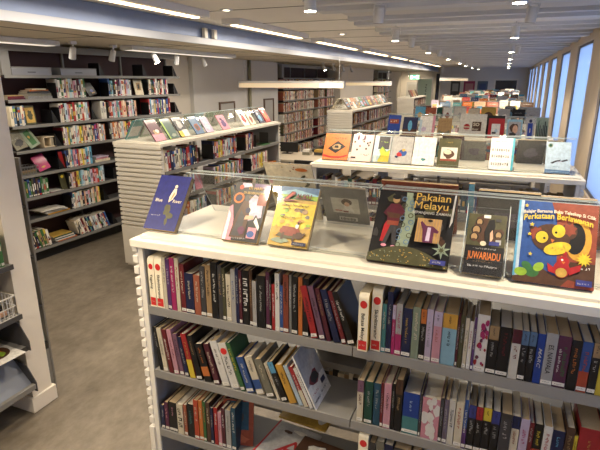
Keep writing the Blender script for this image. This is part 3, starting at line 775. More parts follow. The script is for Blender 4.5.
FL1 = Matrix.Translation((-3.05, 3.93, 0)) @ Matrix.Rotation(pi/2, 4, 'Z')
FL2 = Matrix.Translation((-2.82, 9.8, 0)) @ Matrix.Rotation(pi/2, 4, 'Z')
FL3 = Matrix.Translation((-2.93, 17.9, 0)) @ Matrix.Rotation(pi/2, 4, 'Z')

# ---- clear acrylic tents on top
M_ACR = bpy.data.materials.new('clear acrylic'); M_ACR.use_nodes = True; nt = M_ACR.node_tree; nt.nodes.remove(nt.nodes['Principled BSDF']); out = nt.nodes['Material Output']
tp = nt.nodes.new('ShaderNodeBsdfTransparent'); tp.inputs['Color'].default_value = (.965,.972,.97,1); gs = nt.nodes.new('ShaderNodeBsdfGlossy'); gs.inputs['Roughness'].default_value = .03
lw = nt.nodes.new('ShaderNodeLayerWeight'); lw.inputs['Blend'].default_value = .5; pw = nt.nodes.new('ShaderNodeMath'); pw.operation = 'POWER'; pw.inputs[1].default_value = 4; nt.links.new(lw.outputs['Facing'], pw.inputs[0])
fr = nt.nodes.new('ShaderNodeMath'); fr.operation = 'MULTIPLY_ADD'; fr.inputs[1].default_value = .5; fr.inputs[2].default_value = .04; nt.links.new(pw.outputs[0], fr.inputs[0]); mx = nt.nodes.new('ShaderNodeMixShader')
nt.links.new(fr.outputs[0], mx.inputs[0]); nt.links.new(tp.outputs[0], mx.inputs[1]); nt.links.new(gs.outputs[0], mx.inputs[2]); nt.links.new(mx.outputs[0], out.inputs['Surface'])
M_ACRE = mat('frosted acrylic edge', (196,206,206), .25)
def tent(F, x0, x1, label, yf=.125, yb=.475, zt=.215, group='clear acrylic display tents', ends=False):
    """two leaning clear sheets joined by a narrow flat ridge; local frame, base at the raised top"""
    e = empty('acrylic_display_stand', (0, 0, 0)); e.matrix_world = F @ Matrix.Translation((x0, 0, 1.4128)); tag(e, label, 'display stand', group)
    W = x1-x0; t = .0035; ya, yc = .272, .328
    def sheet(p0, p1, nm):
        d = Vector((0, p1[0]-p0[0], p1[1]-p0[1])).normalized(); nn = Vector((0, -d.z, d.y))*t
        b = MB(); P = []
        for x in (0, W):
            for q in (p0, p1): P.append(Vector((x, q[0], q[1])))
        A = P; B = [p+nn for p in P]
        b.quadface([A[0], A[1], A[3], A[2]], M_ACR).quadface([B[0], B[2], B[3], B[1]], M_ACR)
        b.quadface([A[0], A[2], B[2], B[0]], M_ACRE).quadface([A[1], B[1], B[3], A[3]], M_ACRE).quadface([A[0], B[0], B[1], A[1]], M_ACRE).quadface([A[2], A[3], B[3], B[2]], M_ACRE)
        return b.build(nm, e)
    sheet((yf, 0), (ya, zt-.004), 'front_sheet'); sheet((yb, 0), (yc, zt-.004), 'back_sheet')
    MB().box(0, W, ya-.0035, yc+.0035, zt-.0035, zt, M_ACR, faces={'y': M_ACRE, 'Y': M_ACRE, 'x': M_ACRE, 'X': M_ACRE}).build('ridge', e)
    MB().box(0, W, yf-.026, yf-.022, 0, .018, M_ACR, faces={'Z': M_ACRE}).box(0, W, yf-.022, yf-.004, 0, .003, M_ACR).build('front_lip', e)
    return e
def F_of(i): return Matrix.Translation((U[i][0], U[i][1], 0))
tent(F_of(0), .10, .925, 'clear acrylic display stand on the nearest unit, left one'); tent(F_of(0), .935, 1.78, 'clear acrylic display stand on the nearest unit, right one')
tent(F_of(1), .06, .90, 'clear acrylic display stand on the second unit, left one'); tent(F_of(1), .91, 1.78, 'clear acrylic display stand on the second unit, right one')
for i in range(2, 6): tent(F_of(i), .06, 1.77, f'clear acrylic display stand on the {ordinal(i)} unit from the camera')
tent(FL1, .06, 1.40, 'clear acrylic display stand on the left aisle unit, nearer one'); tent(FL1, 1.42, 2.78, 'clear acrylic display stand on the left aisle unit, farther one')
ZT = 1.4125
# ---------------------------------------------------------------- front display books
def art_blue(w, h):
    a = Art(w, h)
    a.ell(.62, .80, .045, .03, 'cream').poly([(.5,.6),(.58,.76),(.66,.76),(.69,.66),(.62,.55),(.56,.52),(.52,.5)], 'cream').poly([(.56,.56),(.6,.7),(.65,.66),(.58,.53)], 'tan')
    a.blob(.56, .36, .12, .13, 'olive', random.Random(3)).blob(.68, .26, .13, .06, 'olive', random.Random(4)).blob(.63, .16, .06, .09, 'olive', random.Random(5))
    a.text('Blue', .1, .5, .22, 'cream').text('River', .66, .5, .28, 'cream'); a.small(.12, .24, .3, .005, 'silver', 4)
    return a
def art_tom(w, h):
    a = Art(w, h); rr = random.Random(11)
    a.poly([(.0,.0),(.28,.0),(.2,.35),(.08,.6),(0,.55)], 'rose').poly([(.02,0),(.12,0),(.1,.42),(.02,.5)], 'white')
    a.poly([(.4,.3),(.95,.42),(.9,.72),(.62,.8),(.42,.62)], 'lavender').poly([(.45,.4),(.8,.52),(.7,.7),(.5,.6)], 'white')
    a.rect(.74, .62, .99, .82, 'rust').rect(.55, .9, .99, .99, 'purple').poly([(.2,.9),(.5,.93),(.45,.99),(.2,.99)], 'lavender')
    a.poly([(.2,.05),(.62,.05),(.6,.5),(.5,.68),(.36,.68),(.25,.45)], 'brown').poly([(.24,.08),(.5,.08),(.5,.4),(.36,.52)], 'dark grey')
    a.ell(.45, .73, .09, .06, 'dark grey').ring(.2, .72, .15, .05, 'orange').ell(.2, .72, .09, .055, 'navy').ell(.2, .91, .06, .04, 'vermilion')
    a.ell(.55, .52, .07, .05, 'navy').poly([(.5,.36),(.75,.38),(.74,.44),(.52,.43)], 'peach').poly([(.72,.3),(.98,.14),(.98,.3),(.8,.46)], 'black')
    a.poly([(.78,.34),(.96,.2),(.97,.26),(.82,.42)], 'white').rect(.68, .06, .92, .24, 'rose').ell(.78, .13, .1, .055, 'blue').blob(.5, .18, .12, .08, 'plum', rr)
    a.text('DI HARI', .42, .88, .38, 'gold', bold=.02).text('DI SEGERINTANG', .3, .8, .66, 'gold', bold=.02).text('LANGIT', .5, .73, .26, 'gold')
    a.small(.22, .03, .5, .006, 'silver', 5)
    return a
def art_lau(w, h):
    a = Art(w, h); rr = random.Random(12)
    a.rect(0, .86, 1, 1, 'steel blue').poly([(0,.9),(.4,.96),(1,.88),(1,.84),(0,.84)], 'light blue').rect(0, .74, 1, .86, 'lime green').poly([(0,.8),(.5,.86),(1,.78),(1,.72),(0,.72)], 'green')
    a.rect(0, 0, 1, .78, 'gold').rect(0, .3, 1, .72, 'yellow')
    for k in range(26): a.blob(rr.uniform(.06,.94), rr.uniform(.05,.62), rr.uniform(.03,.1), rr.uniform(.02,.06), rr.choice(['gold','amber','olive grey','yellow','tan','lime green']), rr, 7)
    a.blob(.5, .16, .42, .06, 'olive', rr).blob(.3, .08, .3, .05, 'sage', rr)
    a.ell(.5, .24, .26, .075, 'rust').ell(.75, .18, .1, .06, 'brown').poly([(.3,.1),(.34,.24),(.38,.24),(.37,.1)], 'brown').poly([(.6,.08),(.6,.22),(.65,.22),(.65,.08)], 'brown').poly([(.26,.22),(.3,.32),(.72,.3),(.66,.2)], 'rust')
    a.ell(.66, .33, .045, .04, 'white').ell(.68, .38, .03, .022, 'brown').poly([(.6,.39),(.76,.4),(.7,.43)], 'rust').poly([(.78,.14),(.9,.2),(.88,.24),(.8,.2)], 'brown')
    a.poly([(.16,.77),(.33,.91),(.42,.91),(.44,.87),(.28,.77),(.62,.75),(.16,.73)], 'dark red').poly([(.2,.78),(.34,.89),(.4,.89),(.25,.77)], 'vermilion')
    a.text('AUKU', .45, .785, .4, 'dark red', bold=.03, size=.03)
    a.small(.14, .66, .74, .0085, 'brown', 6).small(.2, .6, .6, .0085, 'brown', 8).small(.2, .45, .4, .006, 'brown', 9)
    a.rect(.62, .02, .97, .075, 'navy').small(.66, .035, .26, .005, 'silver', 7)
    return a
def art_pak(w, h):
    a = Art(w, h); rr = random.Random(13)
    for k in range(30): a.blob(rr.uniform(.04,.95), rr.uniform(.3,.96), rr.uniform(.04,.1), rr.uniform(.03,.08), rr.choice(['brown','olive','black','brown','dark grey']), rr, 8)
    a.poly([(.33,.22),(.48,.22),(.52,.6),(.44,.98),(.36,.98),(.38,.6)], 'sage')
    for k in range(16):
        a.ring(.36+.1*(k % 2)+rr.uniform(-.02,.02), .25+.045*k, .035, .01, 'steel blue' if k % 3 else 'olive', 10)
    # standing figure
    a.poly([(.14,.24),(.2,.5),(.3,.5),(.33,.24),(.28,.24),(.25,.42),(.2,.24)], 'dark grey').poly([(.12,.27),(.16,.27),(.24,.58),(.2,.62),(.14,.5)], 'red')
    a.poly([(.1,.66),(.18,.8),(.3,.8),(.38,.7),(.33,.62),(.31,.5),(.17,.5),(.16,.62)], 'maroon').poly([(.14,.68),(.34,.66),(.32,.6),(.18,.6)], 'brown').poly([(.17,.56),(.32,.56),(.32,.5),(.17,.5)], 'rust')
    a.ell(.24, .86, .045, .05, 'tan').ell(.24, .9, .055, .035, 'black').ell(.18, .22, .035, .02, 'rose').ell(.3, .21, .03, .02, 'rose')
    # globe arc below
    pts = [(0.0, .0)] + [(t/20, .02 + .21*sin(pi*(t/20*.86+.12))) for t in range(21)] + [(1, 0)]
    a.poly([(p, min(q, .26)) for p, q in pts], 'olive')
    for k in range(70):
        x = rr.uniform(.03, .97); z = rr.uniform(.01, .02+.17*sin(pi*(x*.86+.12))); a.ell(x, z, .008, .006, rr.choice(['gold','sage','gold']), 6)
    # picture of a dancer
    a.rect(.56, .3, .86, .62, 'tan')
    for k in range(9): a.rect(.565+k*.033, .3, .57+k*.033, .62, 'amber')
    a.poly([(.66,.3),(.64,.46),(.6,.56),(.62,.58),(.68,.52),(.76,.52),(.84,.46),(.83,.43),(.78,.44),(.78,.3)], 'plum').ell(.72, .56, .025, .028, 'tan').ell(.72, .59, .03, .018, 'black').poly([(.7,.5),(.74,.5),(.74,.32),(.69,.32)], 'lavender')
    a.star(.9, .22, .12, 'sage', 7, .35).star(.9, .22, .05, 'olive', 7, .4)
    a.text('Pakaian', .5, .86, .43, 'gold', bold=.004, size=.040).text('Melayu', .49, .745, .42, 'gold', bold=.0, size=.040).text('SEPANJANG ZAMAN', .48, .675, .47, 'silver', bold=.01)
    a.rect(.79, .03, .97, .09, 'indigo').small(.81, .05, .12, .006, 'silver', 9)
    a.poly([(.955,.52),(.985,.6),(.995,.97),(.975,.97)], 'silver')
    return a
def art_juv(w, h):
    a = Art(w, h); rr = random.Random(14)
    a.rect(0, .46, 1, 1, 'olive').blob(.5, .72, .48, .3, 'brown', rr).blob(.72, .86, .26, .12, 'olive', rr)
    for x, z, r in ((.3,.86,.07),(.24,.72,.09),(.2,.6,.08),(.82,.66,.07)):
        a.ell(x, z, r*1.5, r*.85, 'black').ell(x, z, r, r*.75, 'tan').ell(x, z-.05, r*.8, r*.3, 'brown')
    a.poly([(.5,.46),(.45,.7),(.55,.9),(.68,.92),(.72,.8),(.66,.6),(.66,.46)], 'black').poly([(.62,.5),(.6,.68),(.66,.74),(.69,.6)], 'peach')
    a.rect(.76, .5, .9, .58, 'silver').ell(.45, .5, .08, .04, 'cream').rect(.6, .48, .86, .545, 'indigo').rect(.4, .93, .58, .985, 'white').rect(.72, .88, .86, .93, 'dark grey')
    a.rect(0, 0, 1, .42, 'black').text('JUWARIADU', .08, .24, .84, 'orange', bold=.02, size=.034).small(.25, .19, .5, .005, 'tan', 3).small(.12, .11, .76, .0065, 'white', 4).small(.2, .4, .6, .0045, 'silver', 5)
    return a
def art_owl(w, h):
    a = Art(w, h); rr = random.Random(15)
    a.rect(0, 0, .06, 1, 'sky blue').rect(.06, 0, 1, 1, 'blue').rect(.03, 0, .07, 1, 'pale blue')
    a.poly([(.55,0),(1,0),(1,1),(.42,1),(.5,.8),(.53,.4)], 'rust').poly([(.62,.1),(1,.04),(1,.3),(.7,.3)], 'brown')
    a.ell(.78, .56, .16, .24, 'amber').ell(.74, .58, .125, .19, 'black')
    a.poly([(0,.0),(.6,0),(.7,.1),(.5,.12),(.34,.2),(.26,.17),(.2,.1),(0,.06)], 'brown')
    a.ell(.24, .13, .09, .06, 'green').ell(.32, .2, .07, .05, 'lime green', rot=.5).ell(.17, .2, .07, .045, 'green', rot=-.4).ell(.1, .12, .08, .05, 'lime green')
    # owl
    a.ell(.44, .56, .24, .17, 'brown').ell(.66, .66, .1, .1, 'brown').star(.66, .68, .1, 'rust', 7, .7).poly([(.2,.6),(.16,.68),(.26,.68)], 'brown').star(.26, .6, .1, 'rust', 8, .75)
    a.ell(.33, .56, .09, .085, 'brown').ell(.33, .56, .078, .072, 'yellow').ell(.36, .55, .016, .014, 'black').ell(.53, .65, .082, .08, 'yellow').ell(.5, .63, .016, .014, 'black')
    a.ell(.53, .44, .17, .075, 'yellow', rot=.25).poly([(.44,.55),(.49,.54),(.46,.5)], 'orange').poly([(.58,.36),(.66,.35),(.6,.31)], 'orange')
    for k in range(14): a.ell(.42+.22*rr.random(), .42+.06*rr.random(), .008, .007, 'gold', 6)
    # bird
    a.ell(.6, .2, .1, .1, 'red').ell(.62, .3, .065, .055, 'red').ell(.6, .16, .07, .055, 'gold').poly([(.68,.22),(.84,.28),(.82,.2),(.7,.14)], 'red').poly([(.52,.2),(.42,.26),(.44,.16),(.52,.14)], 'red').ell(.6, .31, .014, .012, 'white').poly([(.6,.37),(.64,.42),(.66,.35)], 'red').poly([(.59,.29),(.64,.29),(.62,.26)], 'orange')
    a.star(.86, .34, .1, 'yellow', 12, .55).ell(.86, .34, .045, .04, 'yellow')
    for x, z, r in ((.1,.93,.03),(.19,.7,.035),(.17,.58,.03),(.2,.34,.03)): a.star(x, z, r, 'yellow')
    a.text('Belajar Bersama Buku Teleskop Si Cilik', .07, .87, .9, 'cream', bold=.03, size=.014, rot=-.02, arc=.01)
    a.text('Perkataan Berlawanan', .08, .80, .86, 'yellow', bold=.02, size=.026, rot=-.03, arc=.014)
    a.small(.83, .22, .12, .007, 'white', 3).rect(.78, .03, .97, .1, 'indigo').small(.8, .05, .14, .005, 'silver', 4)
    return a
G0 = 'books shown on the nearest unit'
display_book((-1.30,1.52,ZT), .150, .24, .024, 53, 'deep blue', 'dark blue glossy paperback with a small pale figure, left end of the nearest top', art_blue(.150,.24), name='book', group=G0)
display_book((-.939,1.52,ZT), .150, .238, .02, 54, 'black', 'dark science fiction style paperback with orange ring, on the nearest top', art_tom(.150,.238), back='tan', group=G0)
display_book((-.75,1.53,ZT), .155, .233, .022, 54, 'yellow', 'yellow and green book with a boy riding a buffalo, on nearest top', art_lau(.155,.233), back='olive', group=G0)
display_book((-.373,1.515,ZT), .262, .269, .012, 50, 'black', 'large dark hardcover titled Pakaian Melayu leaning on the acrylic', art_pak(.262,.269), hard=True, back='brown', group=G0)
display_book((-.067,1.505,ZT+.004), .115, .205, .016, 50, 'black', 'narrow dark paperback with orange title beside the owl book', art_juv(.115,.205), back='black', group=G0)
display_book((.077,1.512,ZT), .217, .255, .014, 60, 'blue', 'square blue and brown children book with an owl on the cover', art_owl(.217,.255), hard=True, back='navy', group=G0)
# clear sleeve around the narrow book
def sleeve(loc, w, h, d, tilt, label):
    a = -radians(90-tilt); e = empty('acrylic_book_sleeve', (loc[0], loc[1], loc[2]+d*sin(-a)+.001)); e.rotation_euler = (a, 0, 0); tag(e, label, 'book holder')
    MB().box(0, w, 0, .002, 0, h*.2, M_ACR, faces={'Z': M_ACRE}).build('front_panel', e); MB().box(0, w, d-.002, d, 0, h, M_ACR, faces={'Z': M_ACRE, 'x': M_ACRE, 'X': M_ACRE}).build('back_panel', e)
    MB().box(0, w, .0021, d-.0021, 0, .002, M_ACR, faces={'x': M_ACRE}).build('floor_panel', e)
    for sx in (0, w-.002): MB().box(sx, sx+.002, .0021, d-.0021, .0021, h, M_ACR, faces={'y': M_ACRE}).build('side_panel', e)
sleeve((-.074,1.499,ZT), .130, .24, .026, 50, 'clear acrylic sleeve holding the narrow dark paperback')
# books on the far side of the tents (we see their backs through the acrylic)
def back_book(x, y, w, h, t, tilt, back, label, art=None, front='white', group=None, z=ZT):
    """leans the other way, towards the ridge from behind; its back cover faces the camera"""
    a = radians(90-tilt)
    e = empty('book', (x, y, z+.001)); e.rotation_euler = (a, 0, 0); tag(e, label, 'book', group)
    MB().box(0, w, 0, .0014, 0, h, gm(back)).box(0, w, t-.0014, t, 0, h, gm(front)).build('cover', e)
    MB().box(.001, w-.001, .0018, t-.0018, .001, h-.001, M_PAGES).build('page_block', e)
    if art: art.mb.build('cover_print', e)
def art_floral(w, h):
    a = Art(w, h); rr = random.Random(5)
    for k in range(10): a.star(rr.uniform(.05,.95), rr.uniform(.78,.98) if k < 5 else rr.uniform(.1,.9), .022, rr.choice(['rust','blue','rose','gold']), 5, .5)
    for k in range(7): a.ell(.78+.03*(k % 3)-.05*(k//3), .80-.07*k, .07, .022, 'olive', rot=.5*(-1)**k)
    a.ell(.78, .93, .13, .03, 'orange').blob(.06, .5, .05, .12, 'gold', rr).blob(.07, .7, .04, .06, 'rose', rr).small(.25, .75, .35, .008, 'tan', 3)
    return a
def art_greyb(w, h):
    a = Art(w, h); a.rect(.2, .32, .82, .78, 'ivory').ell(.55, .66, .12, .1, 'brown').poly([(.42,.36),(.5,.58),(.62,.58),(.7,.36)], 'white').ell(.55, .6, .06, .07, 'peach').rect(.26, .38, .42, .41, 'red').rect(.44, .35, .56, .4, 'rust')
    a.rect(.32, .08, .74, .2, 'white')
    for k in range(14): a.rect(.35+k*.026, .1, .35+k*.026+(.012 if k % 3 else .018), .18, 'black')
    return a
G1 = 'books on the far side of the nearest display'
back_book(-.89, 1.945, .21, .30, .01, 60, 'cream', 'cream book with small flowers seen through acrylic behind the buffalo book', art_floral(.21,.30), group=G1)
back_book(-.66, 1.945, .19, .205, .01, 58, 'grey', 'grey book with a pale portrait photo seen through the acrylic', art_greyb(.19,.19), group=G1)
back_book(-.40, 1.945, .28, 0.262, .012, 58, 'rust', 'brown backed large book behind the dark costume hardcover', group=G1, front='brown')
back_book(-.085, 1.945, .02, 0.276, .01, 58, 'sky blue', 'thin pale blue booklet upright behind the acrylic, left of the dark cover', group=G1)
back_book(-.05, 1.945, .20, 0.249, .012, 58, 'dark grey', 'dark book seen through the acrylic behind the narrow paperback', Art(.20,.235).rect(.3,.3,.98,.62,'purple grey').small(.36,.45,.5,.01,'silver',3), group=G1)
back_book(.13, 1.945, .19, 0.239, .012, 58, 'navy', 'navy backed book seen above the owl book', group=G1)
back_book(.33, 1.945, .16, 0.285, .014, 58, 'tan', 'brown wooden looking book at the right end behind the owl book', Art(.16,.25).rect(.1,.08,.98,.8,'terracotta'), group=G1)
# ---------------------------------------------------------------- second unit displays
def A2(kind, w, h):
    a = Art(w, h); rr = random.Random(len(kind)*7)
    if kind == 'orange':
        c, s = cos(.7), sin(.7); a.poly([(.5,.25),(.86,.52),(.52,.72),(.16,.42)], 'black').blob(.5, .5, .2, .12, 'tan', rr).blob(.5, .5, .1, .06, 'black', rr)
        a.small(.25, .8, .6, .014, 'black', 5).poly([(.02,.2),(.3,.13),(.7,.14),(.97,.22),(.97,.16),(.7,.08),(.3,.07),(.02,.12)], 'red')
    if kind == 'spots':
        for k in range(9): a.blob(rr.uniform(.1,.9), rr.uniform(.1,.95), .05, .05, rr.choice(['black','purple grey','brown','black']), rr)
        a.ell(.25, .88, .05, .1, 'plum').ell(.55, .88, .05, .1, 'plum').small(.45, .22, .45, .014, 'red', 5).rect(.02, .1, .25, .16, 'black')
    if kind == 'yellow':
        a.rect(0, 0, .26, 1, 'pale blue').rect(.1, 0, .22, 1, 'white').rect(.26, .5, .9, .97, 'dark grey').poly([(.3,.02),(.98,.02),(.98,.5),(.8,.42),(.5,.6),(.35,.45),(.45,.3)], 'lime green').poly([(.3,.02),(.98,.02),(.98,.46),(.74,.36),(.52,.54),(.4,.42),(.5,.25)], 'yellow').small(.35, .74, .5, .014, 'lime green', 5).rect(.9, .5, .98, .97, 'silver')
    if kind == 'pink':
        a.ell(.5, .4, .3, .2, 'silver').blob(.55, .4, .22, .13, 'blue', rr).blob(.4, .34, .15, .1, 'red', rr).blob(.6, .5, .1, .06, 'gold', rr).blob(.3, .25, .1, .05, 'navy', rr).small(.25, .78, .5, .01, 'grey', 5)
    if kind == 'white':
        a.rect(.24, .3, .25, .9, 'silver').blob(.5, .2, .14, .06, 'teal', rr).small(.38, .2, .3, .012, 'petrol blue', 5)
    if kind == 'olive':
        a.rect(.14, .2, .88, .68, 'ivory').blob(.5, .45, .33, .2, 'brown', rr).blob(.45, .52, .2, .1, 'cream', rr).rect(.14, .2, .88, .27, 'rust').small(.3, .84, .4, .009, 'gold', 5)
    if kind == 'num':
        a.rect(.9, 0, 1, 1, 'turquoise'); a.small(.2, .87, .5, .009, 'dark grey', 2)
        for q, z in enumerate((.58, .38, .14)): a.text(['0 1 8 8 8 < 5 6', '0 1 4 8 8 < 3 6', '0 1 3 3 8 < 7 8'][q], .08, z, .72, 'black', size=.026, bold=.03)
    if kind == 'blue':
        a.rect(0, 0, 1, .12, 'steel blue').poly([(0,.12),(1,.1),(1,.3),(.6,.24),(.3,.34),(0,.3)], 'pale blue').ell(.16, .88, .1, .07, 'sage').ell(.16, .88, .06, .045, 'dark green').blob(.62, .8, .26, .1, 'pale blue', rr)
        a.poly([(.2,.32),(.4,.4),(.62,.44),(.6,.4),(.42,.36),(.3,.3)], 'dark grey').poly([(.62,.4),(.86,.46),(.9,.42),(.7,.37)], 'dark grey').small(.45, .36, .25, .006, 'red', 5).small(.3, .19, .3, .006, 'steel blue', 6)
    return a
G2 = 'books shown on the second unit'
for (x, w, h, c, kd, lb) in [(-1.252,.2,.214,'orange','orange','orange book with a black diamond and red ribbon on the second unit'),(-1.03,.16,.215,'rose','spots','pale pink book with dark blots right of the orange one'),
    (-.862,.125,.212,'pale blue','yellow','black and yellow book in a clear sleeve on the second unit'),(-.733,.155,.212,'silver','pink','silvery pink book with a round colourful picture on second unit'),
    (-.572,.155,.215,'white','white','plain white book with a tiny green drawing on second unit'),(-.399,.149,.212,'olive','olive','olive green book with a framed old picture on second unit'),(-.054,.151,.232,'white','num','white book with three rows of bold numerals and turquoise spine'),
    (.29,.146,.219,'pale blue','blue','white and blue book with calligraphy at right end of second unit')]:
    cc = mat('pale rose gloss', (218,192,186), .25, coat=.4) if c == 'rose' else c
    display_book((x, 3.535, ZT), w, h, .012, 60, cc, lb, A2(kd, w, h), group=G2, back='silver')
sleeve((-.875,3.53,ZT), .15, .26, .022, 60, 'clear acrylic sleeve around the yellow and black book')
G3 = 'books on the far side of the second display'
for (x, w, h, c, lb) in [(-.72,.17,.2,'navy','navy book seen between the pink and white books, leaning from behind'),(-.53,.06,.2,'vermilion','orange edged thin book behind the white book'),(-.40,.155,.21,'maroon','maroon book peeping out behind the olive green book'),
                       (-.26,.17,.175,'grey','grey book seen through acrylic left of the numerals book'),(.12,.18,.2,'dark grey','dark grey book seen through acrylic right of the numerals book'),(.31,.1,.2,'brown','brown book half hidden by the blue calligraphy book')]:
    back_book(x, 3.93, w, h*1.06, .012, 58, c, lb, Art(w,h).blob(.5,.5,.3,.25,'purple grey',random.Random(int(w*900))) if c in ('grey','dark grey') else None, group=G3)
# ---------------------------------------------------------------- third unit displays
def A3(kind, w, h):
    a = Art(w, h); rr = random.Random(len(kind)*5+1)
    if kind == 'blue': a.rect(.12, .55, .85, .78, 'rust').small(.2, .63, .55, .02, 'cream', 3)
    if kind == 'night': a.rect(0, 0, 1, .3, 'brown').ell(.5, .5, .14, .3, 'sky blue').rect(.1, .05, .9, .16, 'terracotta')
    if kind == 'glare': a.rect(0, 0, .16, .8, 'pale blue').rect(.84, 0, 1, 1, 'rose').blob(.3, .3, .2, .15, 'lavender', rr)
    if kind == 'tan': a.rect(.08, .08, .9, .3, 'olive grey').blob(.5, .3, .3, .1, 'tan', rr).small(.3, .8, .4, .01, 'brown', 3)
    if kind == 'so':
        a.ell(.28, .42, .12, .14, 'red').rect(.15, .4, .41, .44, 'cream').rect(.17, .3, .4, .33, 'cream').rect(.48, .26, .82, .66, 'brown').text('SO', .51, .48, .24, 'cream', bold=.04).text('Kopi', .5, .3, .22, 'cream', bold=.02)
    if kind == 'red': a.rect(.2, .12, .74, .72, 'white').blob(.5, .35, .12, .12, 'pale blue', rr).rect(.25, .2, .5, .3, 'dark grey')
    if kind == 'portrait': a.rect(.1, .05, .9, .88, 'silver').blob(.45, .55, .33, .3, 'brown', rr).ell(.55, .48, .17, .22, 'peach').blob(.4, .2, .25, .15, 'dark grey', rr)
    if kind == 'figure': a.rect(.2, .02, .8, .75, 'royal blue').ell(.5, .85, .2, .08, 'navy').rect(.45, .3, .55, .5, 'cream')
    if kind == 'bw':
        for k in range(7): a.rect(.05+k*.13, .05, .12+k*.13, rr.uniform(.4,.95), rr.choice(['black','dark green','dark grey']))
    return a
G4 = 'books shown on the third unit'
for (x, w, h, c, kd, lb) in [(-1.199,.14,.226,'royal blue','blue','blue book with a red title panel at left end of third unit'),(-1.03,.16,.207,'navy','night','dark book with a glowing blue shape, next to the blue one'),(-.847,.165,.225,'white','glare','white glossy book catching the light on third unit'),
    (-.65,.147,.205,'tan','tan','small tan book beside the big cream cover'),(-.423,.27,.262,'ivory','so','big cream cover with red shape and brown block, third unit'),(-.13,.157,.217,'red','red','red framed book with white centre on third unit'),(.051,.148,.211,'light blue','portrait','pale blue book with a portrait on third unit'),
    (.235,.075,.233,'silver','figure','narrow pale book with a bright blue figure on third unit'),(.325,.115,.236,'sage','bw','dark and pale patterned book at right end of third unit')]:
    display_book((x, 5.57, ZT), w, h, .012, 62, c, lb, A3(kd, w, h), group=G4, back='silver')
display_book((-.15, 5.5855, ZT), .175, .25, .008, 62, 'black', 'taller black book standing behind the red framed one on the third unit', None, group=G4)
G5 = 'books shown on the fourth unit'
for (x, w, h, c, ac, lb) in [(-1.23,.148,.219,'sky blue','gold','sky blue book with a golden drawing at left end of fourth unit'),(-1.068,.145,.207,'terracotta','cream','terracotta book on the fourth unit'),(-.915,.08,.209,'dark green','sage','narrow dark green book on the fourth unit'),(-.822,.128,.212,'white','rust','white book with a small red picture on the fourth unit'),(-.666,.167,.216,'ivory','silver','pale cream book on the fourth unit'),
    (-.47,.15,.2,'cream','tan','cream and tan book in the middle of the fourth unit'),(-.294,.2,.225,'gold','brown','brown and gold arched book on the fourth unit'),(-.06,.15,.21,'silver','white','silvery white book on the fourth unit'),(.117,.167,.205,'black','orange','black book with an orange spot on the fourth unit'),(.30,.177,.232,'silver','dark grey','light grey book with faint dark writing, right end of fourth unit')]:
    a = Art(w, h).blob(.5, .4, .3, .25, ac, random.Random(int(w*999)));
    if c == 'black': a = Art(w, h).ell(.5, .3, .1, .1, 'orange').small(.2,.7,.6,.012,'silver',2)
    if lb.startswith('light grey'): a = Art(w, h).small(.25, .5, .5, .02, 'dark grey', 4).small(.3, .36, .4, .01, 'grey', 5)
    if c == 'gold': a = Art(w, h).ell(.5, .1, .42, .6, 'brown', a0=0, a1=180).rect(.55,.08,.8,.35,'navy')
    display_book((x, 7.6, ZT), w, h, .012, 66, c, lb, a, group=G5, back='silver')
# rows five onward
COLS = ['white','cream','white','white','ivory','silver','cream','rose','pale blue','silver','rose','peach','red','navy','black','orange','steel blue','tan','turquoise','ivory','lavender','dark red','yellow','pale blue','brown','terracotta','white','teal']
rr = random.Random(21)
def far_book(M, w, h, c):
    far.box(0, w, 0, .012, 0, h, M_PAGES, faces={'y': gm(c), 'Y': gm('silver')}, M=M)
    a = rand_art(w, h, rr, c).mb
    for f, m_ in zip(a.f, a.mi): far.quadface([M @ Vector(a.v[q]) for q in f], a.mats[m_])
for i in range(4, 11):
    x = -1.27; n = 0; prev = None
    while x < .42 and n < 11:
        w = rr.uniform(.12, .2); h = rr.uniform(.19, .27); c = rr.choice([q for q in COLS if q != prev]); prev = c
        if x + w > .5: break
        if i < 5: display_book((x, U[i][1]+.09, ZT), w, h, .012, 66, c, f'{c} book facing out, {ordinal(n)} from the left on the {ordinal(i)} unit', rand_art(w, h, rr, c), group=f'books shown on the {ordinal(i)} unit', back='silver', parts=False)
        else: far_book(Matrix.Translation((x, U[i][1]+.09, ZT+.007)) @ Matrix.Rotation(-radians(22), 4, 'X'), w, h, c)
        x += w + rr.uniform(.008, .04); n += 1
# books on the back side of the farther displays
for i in range(3, 10):
    x = -1.2
    while x < .3:
        w = rr.uniform(.12, .2); h = rr.uniform(.22, .27); c = rr.choice(COLS)
        far_book(Matrix.Translation((x, U[i][1]+.545, ZT+.0035)) @ Matrix.Rotation(radians(36), 4, 'X'), w, h, c); x += w+rr.uniform(.03,.15)
